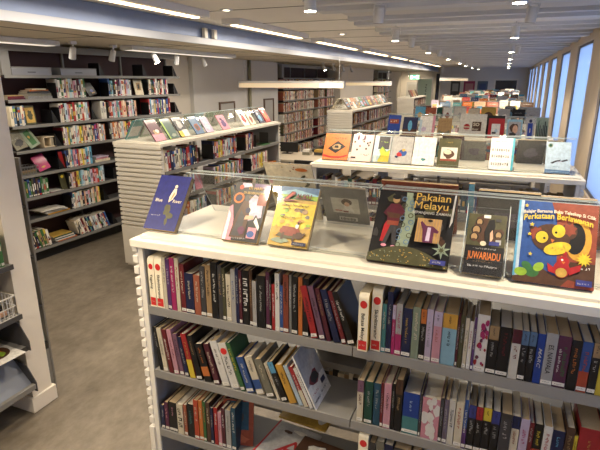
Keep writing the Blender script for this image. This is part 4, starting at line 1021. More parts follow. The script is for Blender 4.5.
# ---------------------------------------------------------------- books in the nearest unit
rr = random.Random(31)
SH = {'AL': ('top shelf of the left bay', 1.117), 'AR': ('top shelf of the right bay', 1.117), 'BL': ('second shelf of the left bay', .82), 'BR': ('second shelf of the right bay', .82), 'CL': ('third shelf of the left bay', .522), 'CR': ('third shelf of the right bay', .522)}
for key, tab in (('AL', ROW_AL), ('AR', ROW_AR), ('BL', ROW_BL), ('BR', ROW_BR), ('CL', ROW_CL), ('CR', ROW_CR)):
    nm, z = SH[key]; grp = f'books on the {nm} of the nearest unit'
    for i, (x, w, h, lean, col, ink, *ex) in enumerate(tab):
        if col.startswith('divider'):
            lab = {'Tagalog': 'cream divider box lettered Tagalog with a red spot, at the left end', 'Bahasa Melayu': 'yellow sided divider box lettered Bahasa Melayu, jutting from the top shelf' if key == 'AR' else 'cream divider box with red spot on the third shelf, right bay',
                   'Skönlitteratur': 'cream divider box lettered Skönlitteratur beside the Tagalog one' if key == 'AL' else 'cream divider box lettered Skönlitteratur beside the Bahasa Melayu one'}[ink]
            divider_box(x, 1.462 - (.018 if col == 'divider2' else 0), z, w, h-.003, .13, ink, lab, 'cream language dividers', sides=mat('yellow divider side', (206,160,60), .5) if col == 'divider2' else None); continue
        near_book(x, 1.462 + rr.uniform(0, .003), z, w, h-.0015, rr.uniform(.125, .15), lean, col, ink, ex[0], f'{col} book, {ordinal(i)} from left, {nm}, nearest unit', grp, rr)
# the last thin book of the second row leans alone, so its cover shows
a = Art(.165, .225); q = random.Random(2); a.rect(0, .38, 1, 1, 'silver').blob(.45, .42, .34, .13, 'dark red', q).blob(.5, .42, .24, .11, 'black', q).text('HARIMAU', .06, .08, .34, 'black', bold=.02).small(.5, .1, .4, .010, 'black', 4).rect(.66, .2, .9, .29, 'navy').small(.1, .2, .35, .008, 'red', 5)
e = display_book((0,0,0), .165, .225, .006, 58, 'white', 'thin white picture book leaning at the end of the second row, cover showing', a, back='silver')
e.matrix_world = Matrix.Translation((ROW_BL[-1][0]+ROW_BL[-1][1]+.012, 1.464, .8206)) @ Matrix.Rotation(-radians(25), 4, 'Y') @ Matrix.Rotation(radians(90), 4, 'Z')
# face-out and flat books of the third row
e = display_book((-.965, 1.49, .5225), .13, .2, .008, 78, 'rust', 'brown book turned face out at the end of the third row', None)
a = Art(.13, .2); a.rect(.12, .35, .85, .97, 'petrol blue').blob(.5, .6, .2, .2, 'dark grey', q).blob(.5, .15, .45, .12, 'terracotta', q); a.mb.build('cover_print', e)
e.matrix_world = Matrix.Translation((-.95, 1.478, .5245)) @ Matrix.Rotation(radians(14), 4, 'Z') @ Matrix.Rotation(-radians(10), 4, 'X')
def flat_book(loc, w, l, t, rz, cover, label, art=None, cat='book', group=None, F=None, pitch=0):
    e = empty('book', loc); M = Matrix.Translation(loc) @ Matrix.Rotation(rz, 4, 'Z') @ Matrix.Rotation(pitch, 4, 'X')
    e.matrix_world = (F or Matrix.Identity(4)) @ M
    tag(e, label, cat, group)
    MB().box(0, w, 0, l, t-.001, t, gm(cover)).box(0, w, 0, l, 0, .001, gm(cover)).box(0, w, -.001, 0, 0, t, gm(cover)).build('cover', e)
    MB().box(.002, w-.002, .0005, l-.002, .0013, t-.0013, M_WPAGES).build('page_block', e)
    if art:
        o = art.mb.build('cover_print', e); o.rotation_euler = (-pi/2, 0, 0); o.location = (0, 0, t)
    return e
def art_A(w, h):
    a = Art(w, h); a.poly([(.3,.18),(.62,.62),(.66,.62),(.9,.18),(.82,.18),(.74,.34),(.5,.34),(.39,.18)], 'red').poly([(.55,.40),(.72,.40),(.64,.54)], 'silver').rect(0, 0, .04, 1, 'red').blob(.35, .78, .12, .05, 'brown', q).blob(.6, .85, .2, .06, 'ivory', q)
    return a
flat_book((-.815, 1.468, .523), .21, .235, .008, radians(-8), 'silver', 'white book with a big red letter A lying flat on the third shelf', art_A(.21,.235), group='picture books lying on the third shelf')
o = flat_book((-.655, 1.462, .5325), .21, .17, .012, radians(-6), 'brown', 'dark brown glossy picture book lying over the red letter A book', Art(.21,.17).blob(.45,.6,.3,.25,'ivory',q).blob(.4,.4,.35,.2,'rust',q).blob(.6,.2,.3,.15,'black',q), group='picture books lying on the third shelf')
o = flat_book((-.80, 1.72, .524), .23, .2, .01, radians(-4), 'gold', 'yellow picture book lying farther back on the third shelf', Art(.23,.2).blob(.5,.5,.3,.2,'tan',q).blob(.7,.55,.1,.12,'red',q).blob(.3,.4,.12,.1,'silver',q).blob(.85,.3,.1,.2,'white',q), group='picture books lying on the third shelf')
# books on the back side, seen through the gap
n = fill_books(Matrix.Translation((-.36, 2.04, 0)) @ Matrix.Rotation(pi, 4, 'Z'), .02, .34, .82, 'on the back side seen through the shelf gap', ['tan','cream','brown'], rr, d=.13, h=(.17,.2), group='books on the back side of the nearest unit', individual=False, mb=far)
n = fill_books(Matrix.Translation((-.36, 2.04, 0)) @ Matrix.Rotation(pi, 4, 'Z'), .02, .5, .522, 'on the lower back side seen through the gap', ['tan','cream','brown','black'], rr, d=.13, h=(.17,.2), group='books on the lower back side of the nearest unit', individual=False, mb=far)
# second unit: two upper shelves seen over the nearest one
G = 'books on the top shelf of the second unit'
n = fill_books(F_of(1), .07, .93, 1.117, 'in the left bay of the second unit', MIXED, rr, d=.14, h=(.16,.205), group=G, individual=False, mb=far)
n = fill_books(F_of(1), .955, 1.75, 1.117, 'in the right bay of the second unit', ['navy','black','petrol blue','dark green','silver','white','purple','maroon','blue','grey','red'], rr, d=.14, h=(.15,.19), w=(.016,.04), group=G, individual=False, mb=far)
n = fill_books(F_of(1), .07, .93, .82, 'on the second shelf of the second unit', MIXED, rr, d=.14, h=(.17,.22), group='books on the second shelf of the second unit', individual=False, mb=far)

# ---------------------------------------------------------------- left aisle unit: books and displays
place = {1.117: 'on the top shelf, left aisle unit', .82: 'on the second shelf, left aisle unit', .522: 'on the third shelf, left aisle unit'}
def runs(F, z, lst, plc, grp, pal=BRIGHT, **kw):
    s = 0
    for r in lst:
        a, b = r[:2]; k2 = dict(kw); 
        if len(r) > 2: k2['lean'] = r[2]
        if len(r) > 3: p = r[3]
        else: p = pal
        s = fill_books(F, a, b, z, plc, p, rr, start=s, group=grp, **k2)
    return s
runs(FL1, 1.117, [(.06,.68,3,['navy','petrol blue','blue','cream','black','teal','cream','dark red','ivory','red','tan','white']),(.95,1.52),(1.74,2.0,0,['navy','blue','cream','dark red'])], 'on the top shelf, left aisle unit', 'books on the top shelf of the left aisle unit', w=(.024,.042), individual=False, mb=far)
runs(FL1, .82, [(.06,.56),(.95,1.68),(1.88,2.4)], 'on the second shelf, left aisle unit', 'books on the second shelf of the left aisle unit', w=(.02,.036), individual=False, mb=far)
runs(FL1, .522, [(.3,.8),(.97,1.5),(1.9,2.3)], 'on the third shelf, left aisle unit', 'books on the third shelf of the left aisle unit', w=(.02,.036), individual=False, mb=far)
e = display_book((0,0,0), .14, .19, .012, 70, 'rose', 'pale pink book leaning out on the second shelf of left aisle unit', None); e.matrix_world = FL1 @ Matrix.Translation((.60, .03, .825)) @ Matrix.Rotation(-radians(14), 4, 'X')
for i, (x, z, c) in enumerate(((2.25,1.118,'green'),(2.45,.821,'yellow'),(2.2,.821,'orange'))):
    flat_book((x if i != 2 else 2.47, .02+.001*i, z+(.011 if i == 2 else 0)), .24, .16, .01, 0, c, ['green thin book lying on the empty top shelf of left aisle unit','yellow thin book lying at the far end of second shelf','orange thin book lying on top of the yellow one'][i], F=FL1)
def end_plate(F, u, z, label, group, h=.17, d=.15):
    o = MB().box(0, .0022, 0, d, 0, h, M_BLACK).box(.0023, .06, .02, d, 0, .0015, M_BLACK).build('book_end'); o.matrix_world = F @ Matrix.Translation((u-.0045, .006, z+.0006)); tag(o, label, 'bookend', group)
for lv_, z_, us in (('top', 1.117, (.95, 1.74)), ('second', .82, (.95, 1.88)), ('third', .522, (.97, 1.9))):
    for i, u_ in enumerate(us): end_plate(FL1, u_, z_, f'dark bookend before the {["second", "third"][i]} run of books, {lv_} shelf, left aisle unit', 'dark bookends in the left aisle unit')
for i, (x, z) in enumerate(((2.12,1.1175),(2.5,1.1175),(.74,1.1175),(1.72,.8205))):
    o = MB().box(0, .003, 0, .14, 0, .16, M_DSTEEL).box(.0031, .1, 0, .14, 0, .002, M_DSTEEL).build('book_end'); o.matrix_world = FL1 @ Matrix.Translation((x, .05, z)); tag(o, ['dark steel bookend beside the blue spines, left aisle unit top shelf','dark steel bookend in the empty part of top shelf, left aisle unit','dark steel bookend right of the first run, left aisle unit top shelf','dark steel bookend right of the orange spine, left aisle unit second shelf'][i], 'bookend', 'dark bookends in the left aisle unit')
GL = 'books shown on the left aisle unit'
for (u, w, h, c, ac, lb) in [(.04,.17,.24,'maroon','rose','maroon and pink book, nearest on the left aisle unit'),(.27,.16,.235,'dark green','lime green','dark green book with bright green edge on the left aisle unit'),(.47,.16,.235,'black','yellow','black, white and yellow book on the left aisle unit'),(.76,.16,.225,'steel blue','rust','blue book with reddish fruit picture on the left aisle unit'),
    (.97,.15,.2,'lavender','pale blue','pale lilac book on the left aisle unit'),(1.33,.17,.2,'rose','purple','pink and purple book standing alone on left aisle unit'),(1.87,.16,.24,'white','red','white book with red corner on the left aisle unit'),(2.07,.14,.2,'cream','rust','small cream book right of the white one, left aisle unit'),
    (2.34,.15,.21,'navy','sky blue','dark blue book beside the red one, left aisle unit'),(2.53,.16,.235,'red','orange','red and orange book at the far end, left aisle unit')]:
    a = Art(w, h); q = random.Random(int(u*99))
    if c == 'dark green': a.rect(0, 0, .16, 1, 'lime green').blob(.6,.15,.3,.1,'sage',q)
    elif c == 'black': a.rect(0, 0, 1, .3, 'yellow').rect(.4, 0, 1, .34, 'white').blob(.5,.62,.35,.25,'silver',q).small(.1,.84,.8,.016,'white',3)
    elif c == 'maroon': a.rect(0, 0, 1, .32, 'rose').blob(.5,.4,.3,.14,'tan',q).blob(.6,.45,.2,.1,'ivory',q).small(.1,.85,.7,.016,'rust',3)
    elif c == 'steel blue': a.blob(.45,.38,.36,.26,'rust',q).blob(.45,.38,.2,.15,'brown',q).small(.15,.85,.6,.014,'white',3)
    else: a.blob(.5,.4,.35,.3,ac,q).blob(.4,.7,.2,.1,random.Random(int(u*9)).choice(['white','navy','gold']),q)
    e = display_book((0,0,0), w, h, .012, 56, c, lb, a, group=GL, back='silver')
    e.matrix_world = FL1 @ Matrix.Translation((u, .085, ZT+.012*sin(radians(34))+.001)) @ Matrix.Rotation(-radians(34), 4, 'X')
for i, (u, c) in enumerate([(.1,'teal'),(.33,'sage'),(.62,'cream'),(1.0,'sage'),(1.22,'light blue'),(1.48,'green'),(1.7,'sage')]):
    w = .19; o = MB().box(0, w, 0, .01, 0, .22, gm(c)).box(w*.1, w*.9, -.0015, -.0005, .03, .15, gm('silver')).build('book'); o.matrix_world = FL1 @ Matrix.Translation((u, .515, ZT+.001)) @ Matrix.Rotation(radians(31), 4, 'X')
    tag(o, f'{c} backed book, wall side of left aisle display, {ordinal(i)} from near end', 'book', 'books on the wall side of the left aisle display')

# ---------------------------------------------------------------- wall bookcase
WL = [2.05, 1.80, 1.53, 1.265, 1.0, .75, .5, .15]
FW = Matrix.Translation((-4.745, 3.696, 0)) @ Matrix.Rotation(radians(86), 4, 'Z')
def wall_bookcase(F, L, nb, lv, label, back, header=True):
    e = empty('wall_bookcase', (0,0,0)); e.matrix_world = F; tag(e, label, 'bookcase'); D = .27
    MB().box(0, L, D-.02, D-.01, .1, 2.35, back).build('back_panel', e)
    for b in range(nb+1):
        x = b*L/nb; x = min(max(x, .012), L-.012)
        MB().box(x-.011, x+.011, D-.045, D-.0205, 0.0, 2.36, M_STEEL).build('upright', e)
    for z in lv:
        for b in range(nb):
            a, c = b*L/nb+.001, (b+1)*L/nb-.001
            MB().box(a, c, 0, D-.047, z-.012, z, M_DSTEEL).box(a, c, -.004, -.0002, z-.03, z+.002, M_STEEL).build('shelf', e)
    if header: MB().box(0, L, .02, .045, 2.29, 2.36, M_STEEL).box(0, .1, .02, .045, 2.052, 2.289, M_STEEL).box(0, .02, .0455, D-.046, 2.052, 2.36, M_STEEL).build('header_frame', e)
    MB().box(.02, L-.02, .06, D-.05, 0, .115, M_BLACK).build('plinth', e)
    return e
M_BACK = mat('dark maroon back panel', (54,30,32), .7)
wall_bookcase(FW, 2.73, 3, WL, 'tall dark bookcase with grey shelves against the left wall', M_BACK)
for i, (u, z, k_) in enumerate([(2.62,2.05,0),(2.62,1.80,0),(2.62,1.53,0),(2.62,1.265,0),(1.25,2.05,1),(.5,1.53,0),(.5,1.265,0),(.5,1.0,0),(1.06,1.53,1),(2.0,2.05,0),(1.5,1.0,1),(1.3,.75,0),(1.2,.15,0),(1.1,.5,1)]):
    o = MB().box(0, .002, .02, .2, 0, .15, M_BLACK).box(.0021, .09, .02, .2, 0, .002, M_BLACK).quadface([(.0025,.018,.002),(.085,.018,.002),(.0025,.018,.15)], M_BLACK).build('book_end'); o.matrix_world = FW @ Matrix.Translation((u, 0, z+.0006)); lvl = ordinal(WL.index(z))
    tag(o, f'black bookend on the {lvl} shelf of the wall bookcase, {"right end" if u > 2.5 else "near " + ("the left" if u < .8 else "the middle")}' + (', left one' if u == 1.25 else ''), 'bookend', 'black bookends in the wall bookcase')
wl = {1: 'second', 2: 'third', 3: 'fourth', 4: 'fifth', 5: 'sixth', 6: 'seventh', 7: 'bottom'}
def wrow(k, lst, **kw): runs(FW, WL[k], lst, f'on the {wl[k]} shelf, wall bookcase', f'books on the {wl[k]} shelf of the wall bookcase', **kw)
wrow(1, [(.60,1.02,1),(1.36,1.76),(2.07,2.5,0,['red','dark green','black','dark grey','white','white','cream','indigo','white'])], w=(.019,.034), individual=False, mb=far)
wrow(2, [(.01,.175,0,['silver','steel blue','black','cream','red','white']),(.6,1.04),(1.21,1.30,0,['ivory']),(1.32,1.82,1),(2.05,2.52,0,['royal blue','green','blue','silver','red','yellow','sky blue','white','cream','white'])], w=(.019,.034), individual=False, mb=far)
wrow(3, [(.6,1.24),(1.3,1.84,2)], w=(.019,.034))
wrow(4, [(.6,.99,0,['yellow','rose','black','cream','sky blue','white','blue','navy','cream','red']),], w=(.019,.034))
wrow(5, [(.0,.345,0,['green','olive','sage','petrol blue','blue','brown','tan','navy','rust','cream','green']),(.6,1.15)], w=(.02,.036), h=(.17,.21), individual=False, mb=far)
wrow(6, [(.0,.055,0,['ivory','cream']),(.6,1.06)], w=(.019,.034), h=(.18,.21), individual=False, mb=far)
wrow(7, [(.02,.29,12,['olive','green','white','brown','navy','blue','navy','tan']),(.66,1.16,18)], w=(.018,.03), h=(.19,.22), individual=False, mb=far)
for k_, us in ((1, (.60, 1.36, 2.07)), (2, (.6, 1.32, 2.05)), (3, (.6, 1.3)), (4, (.6,)), (5, (.6,)), (6, (.6,)), (7, (.66,))):
    for i, u_ in enumerate(us): end_plate(FW, u_, WL[k_], f'black bookend before the {ordinal(i)} long run of books, {wl[k_]} shelf, wall bookcase', 'black bookends in the wall bookcase')
def flat_stack(F, u, z, items, labels, grp, y=.03, rz=0):
    zz = z+.0005
    for (w, l, t, c, du, dr), lb in zip(items, labels):
        flat_book((u+du, y, zz), w, l, t, radians(dr), c, lb, F=F, group=grp); zz += t+.0012
flat_stack(FW, .02, 1.80, [(.2,.16,.018,'maroon',0,0),(.19,.15,.016,'dark red',.003,2),(.17,.15,.01,'tan',.0,-2)], ['maroon book at the bottom of the low red stack, wall bookcase','dark red book in the middle of the low red stack','tan booklet on top of the low red stack'], 'books in the low red stack')
flat_stack(FW, .25, 1.80, [(.3,.17,.03,'grey',0,0),(.29,.16,.03,'olive grey',.004,1),(.27,.15,.02,'dark grey',.0,-2),(.24,.15,.012,'orange',.03,3),(.16,.13,.012,'cream',.06,-4)], ['thick grey volume at the bottom of the tall stack','olive grey volume second in the tall stack','dark grey volume third in the tall stack','orange booklet in the tall stack','cream booklet topmost on the tall stack'], 'books in the tall flat stack')
flat_stack(FW, .2, .5, [(.3,.2,.012,'amber',.08,0),(.3,.2,.01,'white',.06,3),(.3,.2,.012,'silver',.04,-3),(.3,.19,.01,'black',.03,4),(.3,.19,.01,'white',.0,-5),(.26,.18,.008,'ivory',-.02,6)], ['amber magazine at the bottom of the untidy pile','white magazine second in the untidy pile','silvery magazine third in the untidy pile','black magazine fourth in the untidy pile','white magazine fifth in the untidy pile','cream magazine topmost in the untidy pile'], 'magazines in the untidy pile')
flat_stack(FW, .3, .15, [(.27,.17,.012,'orange',.06,0),(.27,.17,.012,'white',.03,0),(.27,.17,.012,'petrol blue',.04,1),(.26,.17,.012,'white',.02,-1),(.26,.17,.014,'dark green',.01,1),(.26,.17,.012,'gold',.0,0)], ['orange book lowest in the bottom shelf pile','white book second in the bottom shelf pile','petrol blue book third in the bottom shelf pile','white book fourth in the bottom shelf pile','dark green book fifth in the bottom shelf pile','golden book topmost in the bottom shelf pile'], 'books in the bottom shelf pile')
flat_stack(FW, 1.04, 1.0, [(.24,.17,.03,'cream',0,0),(.2,.15,.02,'rose',.02,3),(.19,.15,.014,'lavender',.02,-3)], ['cream book under the pink pair, fifth shelf','pink book in the small flat pile, fifth shelf','lilac book topmost in the small flat pile, fifth shelf'], 'books in the small pink pile')
flat_stack(FW, .36, .75, [(.19,.15,.004,'rose',0,4),(.16,.15,.003,'white',.01,-3)], ['pinkish leaflet lying on the sixth shelf','white leaflet lying over the pinkish one'], 'leaflets on the sixth shelf')
def face_out(u, z, w, h, c, lb, art, tilt=76, rl=0, yy=.03):
    e = display_book((0,0,0), w, h, .012, tilt, c, lb, art, back='dark grey')
    e.matrix_world = FW @ Matrix.Translation((u, yy, z+.013*cos(radians(tilt))+.002)) @ Matrix.Rotation(-radians(rl), 4, 'Y') @ Matrix.Rotation(-radians(90-tilt), 4, 'X')
q = random.Random(8)
face_out(.19, 1.53, .125, .2, 'olive', 'olive gold book facing out on the third shelf of wall bookcase', Art(.125,.2).rect(.1,.1,.9,.9,'gold').blob(.5,.5,.3,.3,'olive',q), 82)
face_out(.03, 1.265, .14, .22, 'olive grey', 'grey green book leaning, face out, leftmost on the fourth shelf', Art(.14,.22).blob(.5,.3,.4,.2,'dark grey',q).small(.1,.5,.7,.02,'silver',3), 70, 14)
face_out(.20, 1.265, .13, .235, 'sage', 'pale green book leaning beside the grey green one, fourth shelf', Art(.13,.235).rect(.3,.1,.8,.8,'green').blob(.5,.5,.1,.1,'gold',q), 70, 24)
face_out(1.07, 1.80, .12, .17, 'black', 'small dark book leaning, face out, on the second shelf', Art(.12,.17).blob(.6,.3,.2,.15,'indigo',q).rect(.5,.1,.85,.2,'tan'), 68, 16)
face_out(1.85, 1.80, .15, .205, 'cream', 'cream book with a dark picture facing out on second shelf', Art(.15,.205).blob(.5,.6,.25,.25,'brown',q).rect(.25,.3,.75,.8,'tan').blob(.5,.55,.15,.2,'dark grey',q), 80)
face_out(.26, 1.0, .15, .18, 'magenta', 'magenta magazine leaning behind the wire basket, fifth shelf', Art(.15,.18).blob(.5,.2,.2,.08,'gold',q), 66, 14)
face_out(.545, 1.0, .05, .2, 'red', 'red book end showing above the black bookend, fifth shelf', None, 80)
face_out(.51, .75, .08, .19, 'olive', 'dark yellow book standing face out on the sixth shelf', Art(.08,.19).blob(.5,.8,.3,.12,'yellow',q), 80)
# grey boxes on top shelf
for i, (a, b) in enumerate(((.1,.57),(.69,1.2))):
    e = empty('archive_box', (0,0,0)); e.matrix_world = FW @ Matrix.Translation((a, .012, 2.0512)); tag(e, ['flat grey box on the top shelf, left one','flat grey box on the top shelf, right one'][i], 'box', 'flat grey boxes on the top shelf')
    w = b-a; MB().box(0, w, 0, .18, 0, .07, M_CHROME).build('box_body', e, bevel=.003); MB().box(-.003, w+.003, -.003, .183, .0705, .082, M_STEEL).build('box_lid', e, bevel=.002)
    MB().box(w*.38, w*.58, -.0025, -.0006, .025, .034, M_DSTEEL).build('label_slot', e)
# cream slotted box and wire basket
e = empty('magazine_box', (0,0,0)); e.matrix_world = FW @ Matrix.Translation((.36, .03, 1.2657)); tag(e, 'beige box with rounded openings on the fourth shelf', 'box'); bg = mat('beige box plastic', (196,180,152), .5)
MB().box(0, .16, 0, .15, 0, .012, bg).box(0, .16, 0, .15, .108, .12, bg).box(0, .012, 0, .15, .0121, .1079, bg).box(.148, .16, 0, .15, .0121, .1079, bg).box(.085, .097, 0, .15, .0121, .1079, bg).build('box_body', e, bevel=.004); MB().box(.1, .145, .02, .14, .0125, .1, pm('cream')).build('box_contents', e)
def wire_basket(F, loc, w, d, h, label, m, step=.03, solid=False):
    e = empty('wire_basket', (0,0,0)); e.matrix_world = F @ Matrix.Translation(loc); tag(e, label, 'basket'); b = MB(); r = .0035
    for z in (r, h*.5, h-r):
        for A, B in (((0,0,z),(w,0,z)),((w,0,z),(w,d,z)),((w,d,z),(0,d,z)),((0,d,z),(0,0,z))): b.bar(A, B, r*(2 if z > h*.9 else 1.2), m)
    n_ = int(w/step)
    for i in range(n_+1): x = w*i/n_; b.bar((x,0,0),(x,0,h), r, m).bar((x,d,0),(x,d,h), r, m).bar((x,0,r),(x,d,r), r, m)
    n_ = int(d/step)
    for i in range(n_+1): y = d*i/n_; b.bar((0,y,0),(0,y,h), r, m).bar((w,y,0),(w,y,h), r, m).bar((0,y,r),(w,y,r), r, m)
    b.build('wires', e); return e
wire_basket(FW, (.0, .012, 1.002), .235, .17, .09, 'grey wire basket on the fifth shelf of the wall bookcase', M_CHROME)
for i, (c, z) in enumerate((('olive grey',.008),('tan',.03),('dark grey',.052))):
    flat_book((.02, .02, 1.002+z), .18, .13, .02, radians(2*i-2), c, [f'grey green booklet lowest in the wire basket','tan booklet in the middle of the wire basket','dark grey booklet topmost in the wire basket'][i], F=FW, group='booklets in the wire basket')

# ---------------------------------------------------------------- rack behind the partition end
FR = Matrix.Translation((-2.615, 1.975, 0)) @ Matrix.Rotation(pi/2, 4, 'Z')
e = empty('display_rack', (0,0,0)); e.matrix_world = FR; tag(e, 'dark narrow display rack just behind the partition end', 'rack')
MB().box(.0, .006, .0, .3, 0, 1.56, M_DSTEEL).box(.068, .08, .0, .3, 0, 1.56, M_STEEL).build('side_panel', e)
for z in (.35, .62, .95, 1.27): MB().box(.0125, .0675, 0, .28, z-.01, z, M_DSTEEL).build('shelf', e)
MB().box(.0125, .0675, .28, .29, .3, 1.55, M_BLACK).build('back_panel', e); MB().box(.0125, .0675, .004, .012, .02, .30, M_STEEL).build('front_panel', e)
for i, (z, c, h) in enumerate(((.351,'sage',.2),(.621,'dark grey',.22),(.951,'silver',.22),(1.271,'navy',.26))):
    o = MB().box(0, .05, 0, .012, 0, h, gm(c)).box(.006, .044, -.0015, -.0005, .04, h*.7, gm(['white','black','tan','brown'][i])).build('book'); o.matrix_world = FR @ Matrix.Translation((.015, .02, z+.003)) @ Matrix.Rotation(-radians(8), 4, 'X'); tag(o, f'{c} book edge in the dark rack behind the partition', 'book', 'books in the rack behind the partition')
# ---------------------------------------------------------------- near left shelving against the partition
FN = Matrix.Translation((-2.48, -.2, 0)) @ Matrix.Rotation(pi/2, 4, 'Z')      # local x runs away from the camera to the partition
e = empty('wall_shelving', (0,0,0)); e.matrix_world = FN; tag(e, 'dark steel shelving beside the partition at the left edge', 'shelving'); L = 1.995
M_SLAN = mat('grey blue tray', (132,138,150), .5)
for z in (1.0, .69, .48): MB().box(0, L, 0, .45, z-.014, z, M_STEEL).box(0, L, -.004, -.0003, z-.028, z+.002, M_DSTEEL).build('shelf', e)
b = MB(); b.quadface([(0, .0, .22), (L-.01, .0, .22), (L-.01, .2, .44), (0, .2, .44)], M_SLAN).quadface([(0, .003, .215), (0, .203, .435), (L-.01, .203, .435), (L-.01, .003, .215)], M_STEEL); b.build('sloping_tray', e)
MB().box(0, L-.01, -.03, -.003, .2, .235, M_STEEL).build('tray_lip', e, bevel=.003)
for z in (.48, .2):
    m = MB(); X_ = L-.007
    P_ = [(-.03, z-.02), (-.03, z+.04), (.03, z+.14), (.3, z+.2), (.3, z-.02)]
    m.quadface([(X_, p, q_) for p, q_ in P_], M_DSTEEL).quadface([(X_+.005, p, q_) for p, q_ in reversed(P_)], M_DSTEEL)
    for i in range(5): p, q_ = P_[i], P_[(i+1) % 5]; m.quadface([(X_,p[0],p[1]),(X_,q_[0],q_[1]),(X_+.005,q_[0],q_[1]),(X_+.005,p[0],p[1])], M_DSTEEL)
    m.build('side_bracket', e)
MB().box(0, L, .455, .469, .0, 1.9, mat('beige shelving back', (188,176,156), .6)).build('back_panel', e)
runs(FN, 1.0, [(1.72,1.97,0,['olive','brown','green','teal','red','white','yellow','rose','blue','cream'])], 'on the shelf at the left photo edge', 'books at the left edge of the photo', w=(.014,.026), h=(.2,.23))
bk = wire_basket(FN, (1.55, .0, .692), .42, .26, .13, 'white plastic basket on the near left shelf', mat('white plastic mesh', (214,212,206), .45), step=.026)
for i in range(2): flat_book((1.6, .03, .71+.03*i), .33, .19, .024, radians(3*i), ['peach','black'][i], ['orange book lying in the white basket','black book lying over the orange one in the basket'][i], F=FN, group='books in the white basket')
a = Art(.2, .27); q = random.Random(6); a.ell(.5,.5,.4,.3,'brown').blob(.5,.5,.3,.25,'red',q).blob(.6,.4,.15,.15,'lime green',q).blob(.4,.6,.15,.15,'orange',q)
o = flat_book((1.74, -.045, .4815), .2, .27, .004, radians(-3), 'white', 'white magazine with a food picture sticking out of the near left shelf', a, F=FN, cat='magazine')
o = MB().box(0, .2, 0, .006, 0, .12, gm('red')).build('booklet'); o.matrix_world = FN @ Matrix.Translation((1.52, .004, .232)) @ Matrix.Rotation(-radians(0), 4, 'X') @ Matrix.Rotation(-radians(49), 4, 'X'); tag(o, 'red booklet in the sloping tray at the photo left edge', 'booklet')

# ---------------------------------------------------------------- desk, chair and things in the middle distance
e = empty('reading_desk', (-4.0, 7.35, 0)); tag(e, 'long beige desk between the left aisle unit and the second unit', 'desk'); dm = mat('beige desk laminate', (196,184,164), .4)
MB().box(0, 1.5, 0, .95, .71, .745, dm).build('desk_top', e, bevel=.003)
MB().box(0.03, 1.47, .9, .92, .25, .7095, dm).build('modesty_panel', e)
for x in (.04, 1.41):
    for y in (.04, .84): MB().box(x, x+.05, y, y+.05, 0, .7095, M_DSTEEL).build('leg', e)
for x in (.4, .6, .8): MB().box(x, x+.03, .05, .08, 0, .7095, M_CHROME).build('leg', e)
e = empty('desk_chair', (-2.98, 7.1, 0)); tag(e, 'black chair pushed up to the beige desk', 'chair')
MB().box(0, .44, 0, .42, .42, .47, M_BLACK).build('seat', e, bevel=.01); MB().box(.02, .42, -.05, -.015, .5, .8, M_BLACK).build('backrest', e, bevel=.012)
for x in (.02, .39):
    for y in (.0, .38): MB().box(x, x+.03, y, y+.03, 0, .4195, M_DSTEEL).build('leg', e)
    MB().box(x, x+.03, -.04, -.016, .4, .52, M_DSTEEL).box(x, x+.03, -.04, 0, .4, .419, M_DSTEEL).build('back_support', e)
e = empty('monitor', (-3.7, 8.0, .7455)); tag(e, 'low black screen standing on the beige desk', 'monitor')
MB().box(0, .42, 0, .03, .03, .2, M_BLACK).build('screen', e, bevel=.004); MB().box(.12, .3, -.03, .08, 0, .012, M_BLACK).box(.19, .23, .01, .025, .0121, .0299, M_BLACK).build('stand', e)
for i, (x, y, c, w) in enumerate(((-3.18,7.95,'olive grey',.14),(-2.98,8.0,'dark grey',.16),(-3.9,7.9,'red',.1),(-2.78,7.9,'sage',.12))):
    flat_stack(Matrix.Identity(4), x, .7455, [(w,.16,.05,c,0,0),(w*.9,.14,.04,['white','gold','cream','silver'][i],.005,0)], [f'{c} book stacked low on the beige desk', f'{["white","gold","cream","silver"][i]} book stacked on the {c} one on the desk'], 'books on the beige desk', y=y)
# books of the two far bookcases, far units: too many to count, one object
rr = random.Random(44)
FB2 = Matrix.Translation((-4.86, 10.95, 0)) @ Matrix.Rotation(pi/2, 4, 'Z')
FB3 = Matrix.Translation((-4.8, 20.2, 0)) @ Matrix.Rotation(pi/2, 4, 'Z')
wall_bookcase(FB2, 3.9, 4, WL, 'tall bookcase full of books beyond the grey wall', M_BACK)
wall_bookcase(FB3, 2.6, 3, WL, 'tall dark bookcase far back near the exit sign', M_BACK)
ROSY = ['cream','ivory','white','peach','rose','dark red','rust','cream','white','rose','peach','maroon','black','tan','terracotta','ivory','silver','cream','olive','amber','navy']
for z in WL[1:]:
    fill_books(FB2, .03, 2.1, z, '', ROSY, rr, individual=False, mb=far, w=(.022,.045)); fill_books(FB2, 2.45, 3.0, z, '', ROSY, rr, individual=False, mb=far, w=(.022,.045)); fill_books(FB2, 3.2, 3.85, z, '', ROSY, rr, individual=False, mb=far, w=(.022,.045))
    fill_books(FB3, .05, 1.2, z, '', ROSY, rr, individual=False, mb=far, w=(.03,.05)); fill_books(FB3, 1.4, 2.3, z, '', BRIGHT, rr, individual=False, mb=far, w=(.03,.05))
for z in LEVELS[:3]:
    for a, b in ((.1,1.25),(1.4,2.5),(2.65,3.75)): fill_books(FL2, a, b, z, '', ROSY, rr, individual=False, mb=far, w=(.025,.045))
    fill_books(FL3, .1, 2.6, z, '', ROSY, rr, individual=False, mb=far, w=(.03,.05))
for i in range(2, 11):
    fill_books(F_of(i), .07, 1.75, 1.117, '', BRIGHT, rr, individual=False, mb=far, w=(.02,.04))
